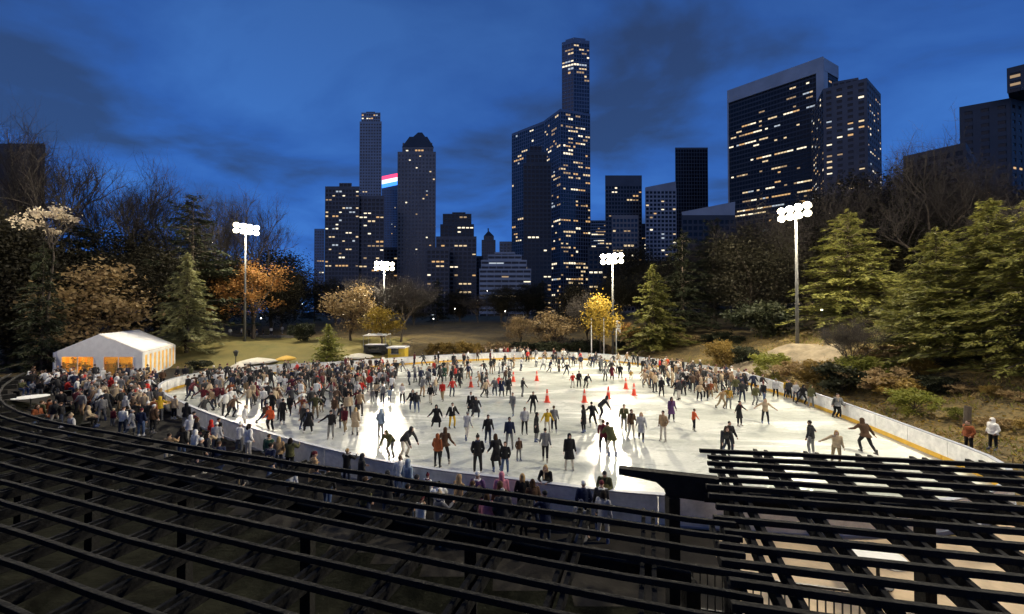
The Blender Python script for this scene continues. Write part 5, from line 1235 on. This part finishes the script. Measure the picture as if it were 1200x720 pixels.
def person(x,y,rz,coat,ctype,trou,head,pose,scale=1.0,z=0.0,skate=True,group='skaters on the ice',label=None,boots=None,headcol=None,wide=False,far=False):
    P=P_[pose]; s=scale*.93
    o=link('person',P['body'],None,(x,y,z+(.006 if skate else 0)),rz,s)
    what,hk,hcn=head                       # (label words, mesh kind, colour)
    if label is None:
        v=V3((x,y,0)); lm=sorted(((v-a).length,n) for a,n in LMK); 
        kid='child' if s<.8 else 'person'
        for dist,n in lm[:4]:
            
            base=f"{kid} in {coat} {ctype}, {trou} trousers, {what}, {pose} by {n}".replace('jeans trousers','jeans').replace(', raised hood','').replace(', '+what+',' if 'hooded' in ctype else '~~',',')
            if len(base.split())>16: base=base.replace(' by the ',' by ')
            if len(base.split())>16: base=base.replace(' trousers','')
            if base not in KNOWN: break
        label=base
    if label in KNOWN: print('DUP LABEL',label)
    KNOWN[label]=1
    tag(o,label,'person',group)
    J=P['J']
    def ch(name,me,col,loc=(0,0,0)):
        c=link(name,me,o,loc); c.color=(*col,1); return c
    ch('coat' if 'coat' in ctype else 'jacket',P['jk'][ctype],CC[coat]); ch('trousers',P['wt' if wide else 'tr'],TC[trou])
    hood='hooded' in ctype
    if not hood or hk in('beanie','bobble','cap'):
        if not(hood): ch('hair' if hk in('short','long','tied') else 'hat',HAIR[hk],hcn,J['head'])
    if not hood and prs.random()<.3: ch('scarf',SCARF,CC[prs.choice(['grey','beige','white','maroon','black','olive','navy'])],J['neck'])
    bc=boots or prs.choice([(.02,.02,.02),(.02,.02,.02),(.55,.55,.55),(.06,.09,.2),(.3,.28,.24)])
    for i in(0,1): ch('skate' if skate else 'boot',BOOT[skate],bc,J['an%d'%i])
    NP[0]+=1; return o
def rhead(ctype,r=prs):
    k=r.choice(['short','long','tied','beanie','bobble','cap','long','short','beanie'])
    if 'hooded' in ctype: return('raised hood','short',HC['dark hair'])
    if k in('short','long','tied'):
        h=r.choices(list(HC),[5,4,2,.6])[0]; return({'short':'short ','long':'long ','tied':'tied '}[k]+h,k,HC[h])
    c=r.choice(['black','grey','white','maroon','navy','beige','charcoal','black','brown']); return(c+{'beanie':' beanie','bobble':' bobble hat','cap':' cap'}[k],k,CC[c])
def hd(txt):
    w=txt.split(); k=w[-1]
    if k=='hair': return(txt,w[0],HC[' '.join(w[1:])])
    if k=='hood': return('raised hood','short',HC['dark hair'])
    if w[-2:]==['bobble','hat']: return(txt,'bobble',CC[' '.join(w[:-2])])
    return(txt,k,CC[' '.join(w[:-1])])
# hand-placed people (foot pixel in the photograph): px, py, facing deg (0 = away, 180 = towards camera), coat, type, trousers, head, pose, height scale
S='standing';G_='gliding';ST='striding';W_='walking';B_='bending';A_='arms wide';RS='reaching sideways'; PK='hands pocketed'
HP=[
(666.7,550,175,'black','hooded long coat','light','black hood',S,1.02),(608,539,150,'brown','jacket','grey','short brown hair',PK,.68),(638.7,540.7,10,'grey','jacket','black','short dark hair',W_,1.0),
(628,517,95,'black','long coat','grey','long dark hair',RS,1.0),(641,508,170,'yellow','jacket','light','short dark hair',G_,.92),(649,507,5,'grey','jacket','black','short brown hair',W_,1.0),(614.7,508.7,170,'pale grey','jacket','black','tied dark hair',PK,.98),
(624.5,484.7,180,'black','jacket','black','short dark hair',S,1.0),(612,464.7,60,'charcoal','jacket','grey','grey beanie',G_,1.0),(684,507,-60,'black','long coat','black','long dark hair',RS,1.02),(694,500.7,-20,'black','jacket','black','short dark hair',ST,1.02),(703,491,90,'charcoal','hooded jacket','black','black hood',B_,1.1),
(706.7,531,20,'maroon','jacket','black','tied brown hair',B_,1.12),(717,535,-20,'olive','puffer','light','short dark hair',B_,1.14),(730.7,504.7,180,'olive','jacket','grey','short dark hair',W_,1.0),(739,514,175,'brown','jacket','light','short brown hair',S,1.03),(750.7,516.7,200,'pale grey','long coat','black','long blond hair',W_,1.0),
(776.5,516.7,240,'tan','jacket','light','short dark hair',PK,1.04),(786,494,180,'purple','long coat','black','long dark hair',S,1.0),(812,504.7,80,'orange red','jacket','black','short brown hair',RS,.82),(865,499,160,'black','long coat','black','tied dark hair',A_,.98),(895.5,496,200,'beige','jacket','black','long blond hair',A_,.98),
(845,479,180,'tan','jacket','khaki','short dark hair',S,.98),(853,479,200,'mustard','jacket','grey','long brown hair',RS,1.0),(869,471,190,'charcoal','jacket','dark jeans','short dark hair',S,1.05),(884,475,180,'olive','puffer','grey','black beanie',S,1.0),(893,467,170,'white','jacket','dark jeans','long dark hair',W_,1.0),(908,467,180,'pale grey','puffer','black','grey beanie',S,1.02),
(818.7,470,180,'beige','jacket','black','long brown hair',G_,.95),(826.7,468.7,190,'brown','jacket','black','short dark hair',S,.98),(832,467,170,'rust','jacket','khaki','short brown hair',S,.9),(805,458,180,'black','jacket','dark jeans','short dark hair',S,1.05),(792,466,200,'black','jacket','grey','short dark hair',ST,1.0),(774.7,464.7,185,'black','hooded jacket','black','black hood',S,1.0),
(754.7,447,180,'tan','jacket','light','short brown hair',S,1.0),(781,436,180,'orange red','puffer','black','short dark hair',S,1.1),(770.7,452,180,'grey','jacket','black','grey beanie',S,1.0),(670.7,455,170,'red','jacket','light','short dark hair',G_,.9),(678.3,455,190,'black','jacket','black','black beanie',S,1.0),(686,455,160,'black','puffer','black','short dark hair',B_,1.0),
(664,440.7,180,'charcoal','jacket','dark jeans','short dark hair',S,1.0),(654.7,436.7,180,'brown','jacket','black','short brown hair',S,.62),(644,436.7,80,'navy','jacket','black','short dark hair',ST,1.0),(709,447,180,'grey','jacket','black','short dark hair',S,1.0),(717,446,170,'maroon','long coat','black','long dark hair',W_,1.0),(726.7,444.7,190,'black','jacket','black','short dark hair',S,1.0),(739,444.7,180,'mustard','jacket','khaki','short dark hair',B_,.7),
(601,487,200,'grey','jacket','grey','short dark hair',W_,1.0),(596,464,180,'charcoal','long coat','black','long dark hair',S,1.0),(580,464,190,'grey','puffer','dark jeans','short brown hair',S,1.0),(588,465,170,'navy','long coat','maroon' if 0 else 'black','short dark hair',S,1.0),
(446.7,512.7,15,'light blue','hooded jacket','grey','black hood',PK,1.0),(512,503,180,'black','hooded long coat','black','black hood',S,1.0),(530,502,150,'black','puffer','yellow','short dark hair',G_,1.0),(547,515,20,'pale grey','jacket','light','grey beanie',ST,1.0),(572,521,170,'black','jacket','dark jeans','short dark hair',W_,1.02),(597,526,180,'navy','jacket','grey','short dark hair',S,1.04),
(552,488,175,'black','long coat','black','short dark hair',S,1.05),(558,491,190,'charcoal','long coat','dark jeans','long brown hair',S,1.0),(505,474,180,'black','jacket','light','long dark hair',S,.98),(518.7,470,190,'red','jacket','khaki','tied dark hair',W_,1.0),(484,482,175,'black','puffer','blue jeans','long dark hair',S,1.02),(489,483,170,'charcoal','jacket','blue jeans','short dark hair',S,.9),
(472,472.7,180,'white','jacket','brown' if 0 else 'black','long blond hair',S,.98),(453,453,180,'maroon','long coat','black','long dark hair',S,1.05),(449,473,180,'grey','jacket','dark jeans','short brown hair',RS,1.0),(437,472,175,'grey','jacket','grey','short dark hair',S,.66),(457,471.5,180,'light blue','puffer','blue jeans','short blond hair',RS,.7),(420,482,185,'maroon','long coat','black','long dark hair',RS,.98),(409,480.7,175,'black','long coat','black','short dark hair',S,1.0),
(393,493,180,'brown','jacket','grey','long brown hair',W_,1.0),(405,508,190,'maroon','jacket','khaki','long brown hair',S,1.0),(417,510,5,'beige','long coat','light','long blond hair',S,1.0),(389,514,170,'black','jacket','grey','black beanie',RS,1.0),(370.7,490,180,'olive','jacket','khaki','short dark hair',A_,1.02),(356,491,200,'rust','long coat','black','short brown hair',A_,.95),(362.7,508,180,'black','long coat','black','short dark hair',S,1.0),
(341,487,175,'black','hooded jacket','black','black hood',S,.9),(332,497,15,'black','jacket','black','short dark hair',S,1.0),(318.7,505,180,'orange red','hooded jacket','black','red hood',S,.95),(320,486,190,'black','puffer','black','short dark hair',A_,1.0),(341,471,160,'purple','jacket','grey','short dark hair',ST,.95),(352,462,180,'navy','jacket','blue jeans','short dark hair',A_,1.05),(334.7,462,175,'white','jacket','light','short dark hair',RS,1.0),(312,468,180,'white','jacket','dark jeans','short dark hair',A_,.85),(304,463,170,'pale grey','jacket','blue jeans','long brown hair',W_,1.0),
(521,447,180,'green','long coat','grey','long dark hair',S,1.02),(503,448,200,'navy','jacket','black','short dark hair',S,1.0),(250,462,180,'charcoal','jacket','black','short dark hair',W_,1.0),(263,480,190,'maroon','hooded jacket','light','black hood',A_,1.0),(277,478,170,'charcoal','hooded jacket','light','black hood',A_,1.0),(240,478,180,'maroon','jacket','light','long dark hair',A_,1.0),
(474,537,120,'charcoal','hooded jacket','light','black hood',B_,1.15),(459,536,200,'olive','hooded jacket','grey','black hood',B_,1.05),(521,541,0,'brown','hooded jacket','black','brown hood',S,1.05),(513,547,20,'rust','hooded jacket','black','brown hood',PK,.95),(560,556,0,'black','jacket','black','black bobble hat',PK,1.08),(582,552,-20,'black','long coat','black','long brown hair',S,1.05),(592,556,180,'black','jacket','blue jeans','short brown hair',PK,.9),
(949,533,-40,'charcoal','jacket','grey','short dark hair',RS,1.06),(978,543,200,'beige','jacket','khaki','long blond hair',RS,.98),(1012,530,10,'brown','hooded jacket','charcoal' if 0 else 'black','brown hood',ST,1.12),(848,533,190,'charcoal','jacket','black','long brown hair',B_,1.1),(853,530,170,'black','puffer','dark jeans','short dark hair',W_,1.0),
(956,476,200,'charcoal','jacket','black','short dark hair',S,1.0),(966,478,190,'yellow','jacket','dark jeans','short dark hair',S,1.0),(972,482,185,'black','hooded jacket','black','black hood',S,1.0),(980,490,180,'grey','puffer','black','short dark hair',S,1.04),(990,488,170,'olive','hooded jacket','grey','black hood',S,1.06),(1000,495,175,'charcoal','puffer','black','black beanie',S,1.05),(985,484,180,'pale grey','jacket','dark jeans','long blond hair',S,1.0),
]
occ=[]
for hi,(px,py,fd,coat,ct,tr,he,po,sc) in enumerate(HP):
    if po==S: po=[S,'coasting',S,'chatting','turning',W_][hi%6]
    x,y=gp(px,py)
    if float(rink_dist(x,y)[0])>-.35:
        for _ in range(60):
            if float(rink_dist(x,y)[0])<=-.4: break
            y+=.08; x=x-.02*np.sign(x-3)
    rz=-R(fd)+R(prs.uniform(-12,12)); person(x,y,rz,coat,ct,tr,hd(he),po,sc); occ.append((x,y))
# people at the near barrier and on the terrace
def near_wall_pt(px):                        # on the barrier's near side seen in column px
    best=None
    for s in np.linspace(0,ring_tot,900):
        p=ring_at(offset(rink,0) if False else rink_np,s)
        if p[1]<34 and p[1]>0 and abs(p[0]/p[1]*F+600-px)<4 and (best is None or p[1]<best[1]): best=p
    return best
rink_np=rink
def inner(px,off):
    p=near_wall_pt(px); d=np.array([1.2,9])-0; 
    best=None
    for a in np.linspace(0,2*math.pi,40):
        q_=p+np.array([math.cos(a),math.sin(a)])*abs(off); rd=float(rink_dist(*q_)[0])
        if best is None or (rd<best[0] if off<0 else rd>best[0]): best=(rd,q_)
    return best[1]
LB='leaning'
def face(q_,p): return math.atan2(-(p[0]-q_[0]),p[1]-q_[1])
for px,coat,ct,he,lab in ((634,'black','jacket','long blond hair','blond person in black jacket resting both hands on the near barrier'),(705,'olive','puffer','black cap','person in olive jacket and cap leaning on the barrier left of the pergola nose')):
    q_=inner(px,-.42); p=near_wall_pt(px); person(q_[0],q_[1],face(q_,p),coat,ct,'black',hd(he),LB,1.0,label=lab); occ.append(tuple(q_))
for px,coat,ct,he,fd_,lab in ((620,'black','jacket','long blond hair',0,'blond person in black outside the near barrier, back to camera'),(684,'navy','jacket','white beanie',0,'person in white beanie just outside the barrier left of the pergola nose')):
    q_=inner(px,.9); person(q_[0],q_[1],R(fd_),coat,ct,'black',hd(he),PK,1.0,z=.06-.05,skate=False,group='spectators outside the barrier',label=lab); occ.append(tuple(q_))
def free(x,y,md):
    return all((x-a)**2+(y-b)**2>md*md for a,b in occ)
COATW=(['black']*15+['charcoal']*9+['navy']*5+['grey']*6+['pale grey']*6+['white']*8+['beige']*6+['tan']*3+['brown']*5+['maroon']*4+['red']*2+['orange red','rust','rust','olive','olive','olive','green','yellow','pink','purple','light blue'])
TRW=['black']*5+['blue jeans']*3+['dark jeans']*3+['grey']*2+['light']*2+['khaki']
def rand_person(x,y,skate,z,poses,group,rz=None):
    c=prs.choice(COATW); ct=prs.choices(['jacket','puffer','hooded jacket','long coat','hooded long coat'],[5,3,2,2.4,.7])[0]
    sc=prs.choice([.70,.8]) if prs.random()<.10 else prs.uniform(.93,1.07)
    rz=prs.uniform(0,6.28) if rz is None else rz
    person(x,y,rz,c,ct,prs.choice(TRW),rhead(ct),prs.choice(poses),sc,z,skate,group); occ.append((x,y))
SKP=[S,G_,G_,W_,ST,PK,A_,RS,'turning','pushing off','coasting','coasting','chatting']
# (px range, py range, how many) on the ice
for (x0,x1,y0,y1,n) in ((258,462,455,474,12),(752,932,460,472,6),(232,415,476,508,9)):
    k=0; tries=0
    while k<n and tries<4000:
        tries+=1; px=prs.uniform(x0,x1); py=prs.uniform(y0,y1); x,y=gp(px,py)
        if float(rink_dist(x,y)[0])>-.8 or not free(x,y,.75): continue
        rand_person(x,y,True,0,SKP,'skaters on the ice'); k+=1
# spectators along the outside of the near barrier and on the left terrace
k=0; tries=0
while k<68 and tries<22000:
    tries+=1; x=prs.uniform(-27,3.2); y=prs.uniform(10,32); s=float(rink_dist(x,y)[0])
    if not(.4<s<3.4) or float(line1(x))-y>-.7 or not free(x,y,.5): continue
    rand_person(x,y,False,gz1(x,y)+.06,[S,'chatting',PK,PK,'raising phone',W_],'spectators outside the barrier',prs.uniform(-.7,.7)-.2); k+=1
def bench(x,y,rz,label):
    t=thing('bench',label,'bench',(x,y,gz1(x,y)+.11),rz,'benches on the left terrace')
    m=MB(); m.box(-1.0,-.2,.39,1.0,.2,.44); m.build('seat',M['timber'],t,bevel=.006)
    for s in(-.8,.8): m=MB(); m.box(s-.05,-.18,0,s+.05,.18,.388); m.build('leg',M['timber'],t)
k=0; tries=0; nb=0
while k<66 and tries<14000:
    tries+=1; x=prs.uniform(-52,-23); y=prs.uniform(19,40); s=float(rink_dist(x,y)[0]); px=x/y*F+600
    if not(.6<s<15) or float(line1(max(x,-36)))-y>-.9 or not free(x,y,.55) or px<30 or y>38.5+(.0 if x>-38 else 0) or x<-1.75*y+18-28: continue
    if prs.random()<.55 and nb<14 and free(x,y,1.25):
        rz=prs.uniform(-.6,.6)-.9; bench(x,y,rz,'%s wooden bench %s'%(['dark','plain','low','narrow','worn','short','black'][nb%7],['among spectators below the marquee','at the left terrace edge near the barrier'][nb//7])); nb+=1
        for u in((-.45,.42) if prs.random()<.7 else(.1,)):
            q_=Vector((u,-.02,0)); q_.rotate(Matrix.Rotation(rz,3,'Z')); rand_person(x+q_.x,y+q_.y,False,gz1(x,y)+.11-.055+.04,['sitting'],'spectators on the left terrace',rz+prs.uniform(-.2,.2)); k+=1
    else:
        rand_person(x,y,False,gz1(x,y)+.06,[S,'chatting',PK,PK,W_,'chatting','raising phone'],'spectators on the left terrace'); k+=1
# two people outside the right hand barrier, one leaning on the far wall
for (x,y,c,ct,h_,lab) in ((23.6,19.2,'rust','puffer','short brown hair','person in rust jacket behind the right barrier where it meets the pergola wing'),(24.6,19.0,'white','hooded jacket','raised hood','person in white hooded jacket behind the right barrier')):
    person(x,y,R(80),c,ct,'black',hd(h_ if 'hair' in h_ else 'white hood'),PK,1.0,gz1(x,y)-.05,False,'spectators outside the barrier',lab)
# people standing inside the lit marquee
for i,(px,d_) in enumerate(((75,41.0),(88,42.5),(101,41.2),(127,41.4),(138,42.6),(152,41.0))):
    x=pxx(px,d_); person(x,d_,prs.uniform(0,6.3),['black','brown','charcoal','maroon','navy','grey'][i],'jacket','black',rhead('jacket'),[S,PK,'chatting'][i%3],1.0,gz1(x,d_)+.06,False,'people inside the marquee'); occ.append((x,d_))
# walkers on the lawn path at the far left
for i,(px,d,c) in enumerate(((262,70,'black'),(270,70,'white'),(283,71,'pale grey'),(292,69,'charcoal'),(301,69,'navy'),(309,69.5,'black'),(318,74,'white'),(331,76,'pale grey'),(342,75,'grey'))):
    x=pxx(px,d); person(x,d,prs.uniform(0,6.3),c,'jacket',['black','grey','dark jeans'][i%3],rhead('jacket'),[S,W_,PK][i%3],1.0,gz1(x,d)-.05,False,'walkers beyond the lawn')
print('PEOPLE',NP[0])
# the crowd too far off to tell apart: one mass along the far barrier
cm=MB(); MATS=[]
for i,c in enumerate(['black','charcoal','navy','grey','white','beige','maroon','red','brown','tan']): MATS.append(node_mat('crowd '+c,CC[c],.9,noise=.2,nscale=4))
MATS.append(M['skin'])
def crowd_person(x,y,z=.0):
    s=prs.uniform(.92,1.06); a=prs.uniform(0,6.28); J=skel(POSES[prs.choice([S,G_,W_,PK,ST,'turning','coasting','chatting'])]); c=prs.choice([0]*9+[1]*5+[2]*2+[3,3,3,4,4,4,4,5,5,5,6,7,8,8,9]); t_=prs.choice([0,0,1,2,3,9]); o=len(cm.v)
    cm.tube([J['pelvis']-V3((0,0,.12)),J['pelvis'],J['waist'],J['chest'],J['chest']+J['up']*.1,J['neck']],[(.18,.15),(.18,.15),(.17,.14),(.19,.15),(.18,.13),(.07,.07)],8,c,side=(1,0,0))
    for i in(0,1):
        cm.tube([J['sh%d'%i],J['el%d'%i],J['wr%d'%i]],[.075,.06,.045],6,c); cm.ball(J['wr%d'%i]+J['hd%d'%i]*.07,.045,6,4,10); cm.tube([J['hp%d'%i],J['kn%d'%i],J['an%d'%i]],[.10,.07,.055],6,t_); cm.tube([J['an%d'%i]+V3((0,-.06,-.06)),J['an%d'%i]+V3((0,.14,-.08))],[.05,.035],6,0)
    h=J['head']; cm.ball(h,(.08,.095,.118),8,6,10); cm.ball(h+V3((0,-.02,.03)),(.088,.098,.10),8,6,prs.choice([0,0,8,8,9,4,6]))
    ca,sa=math.cos(a),math.sin(a)
    cm.v[o:]=[((v[0]*ca-v[1]*sa)*s+x,(v[0]*sa+v[1]*ca)*s+y,v[2]*s+z) for v in cm.v[o:]]
for (x0,x1,y0,y1,n) in ((235,465,429,462,150),(470,600,418,455,46),(600,705,418,436,30),(755,935,430,461,80),(690,780,420,440,22),(222,425,455,492,44),(470,600,440,478,14)):
    k=0; tries=0
    while k<n and tries<4000:
        tries+=1; x,y=gp(prs.uniform(x0,x1),prs.uniform(y0,y1))
        if float(rink_dist(x,y)[0])>-.45 or not free(x,y,.55): continue
        crowd_person(x,y); occ.append((x,y)); k+=1
k=0; tries=0
while k<70 and tries<20000:                  # the packed rear of the left terrace
    tries+=1; x=prs.uniform(-50,-25); y=prs.uniform(25,39); s=float(rink_dist(x,y)[0])
    if not(.5<s<17) or y>38.3 or x/y*F+600<40 or float(line1(max(x,-36)))-y>-2.2 or not free(x,y,.5): continue
    crowd_person(x,y,gz1(x,y)+.06); occ.append((x,y)); k+=1
k=0
while k<20:                                  # onlookers just outside the far boards
    x,y=gp(prs.uniform(470,620),prs.uniform(413,420)); s=float(rink_dist(x,y)[0])
    if .5<s<2.5 and free(x,y,.6): crowd_person(x,y,gz1(x,y)); occ.append((x,y)); k+=1
tag(cm.build('crowd',MATS,None,smooth=True),kind='stuff')
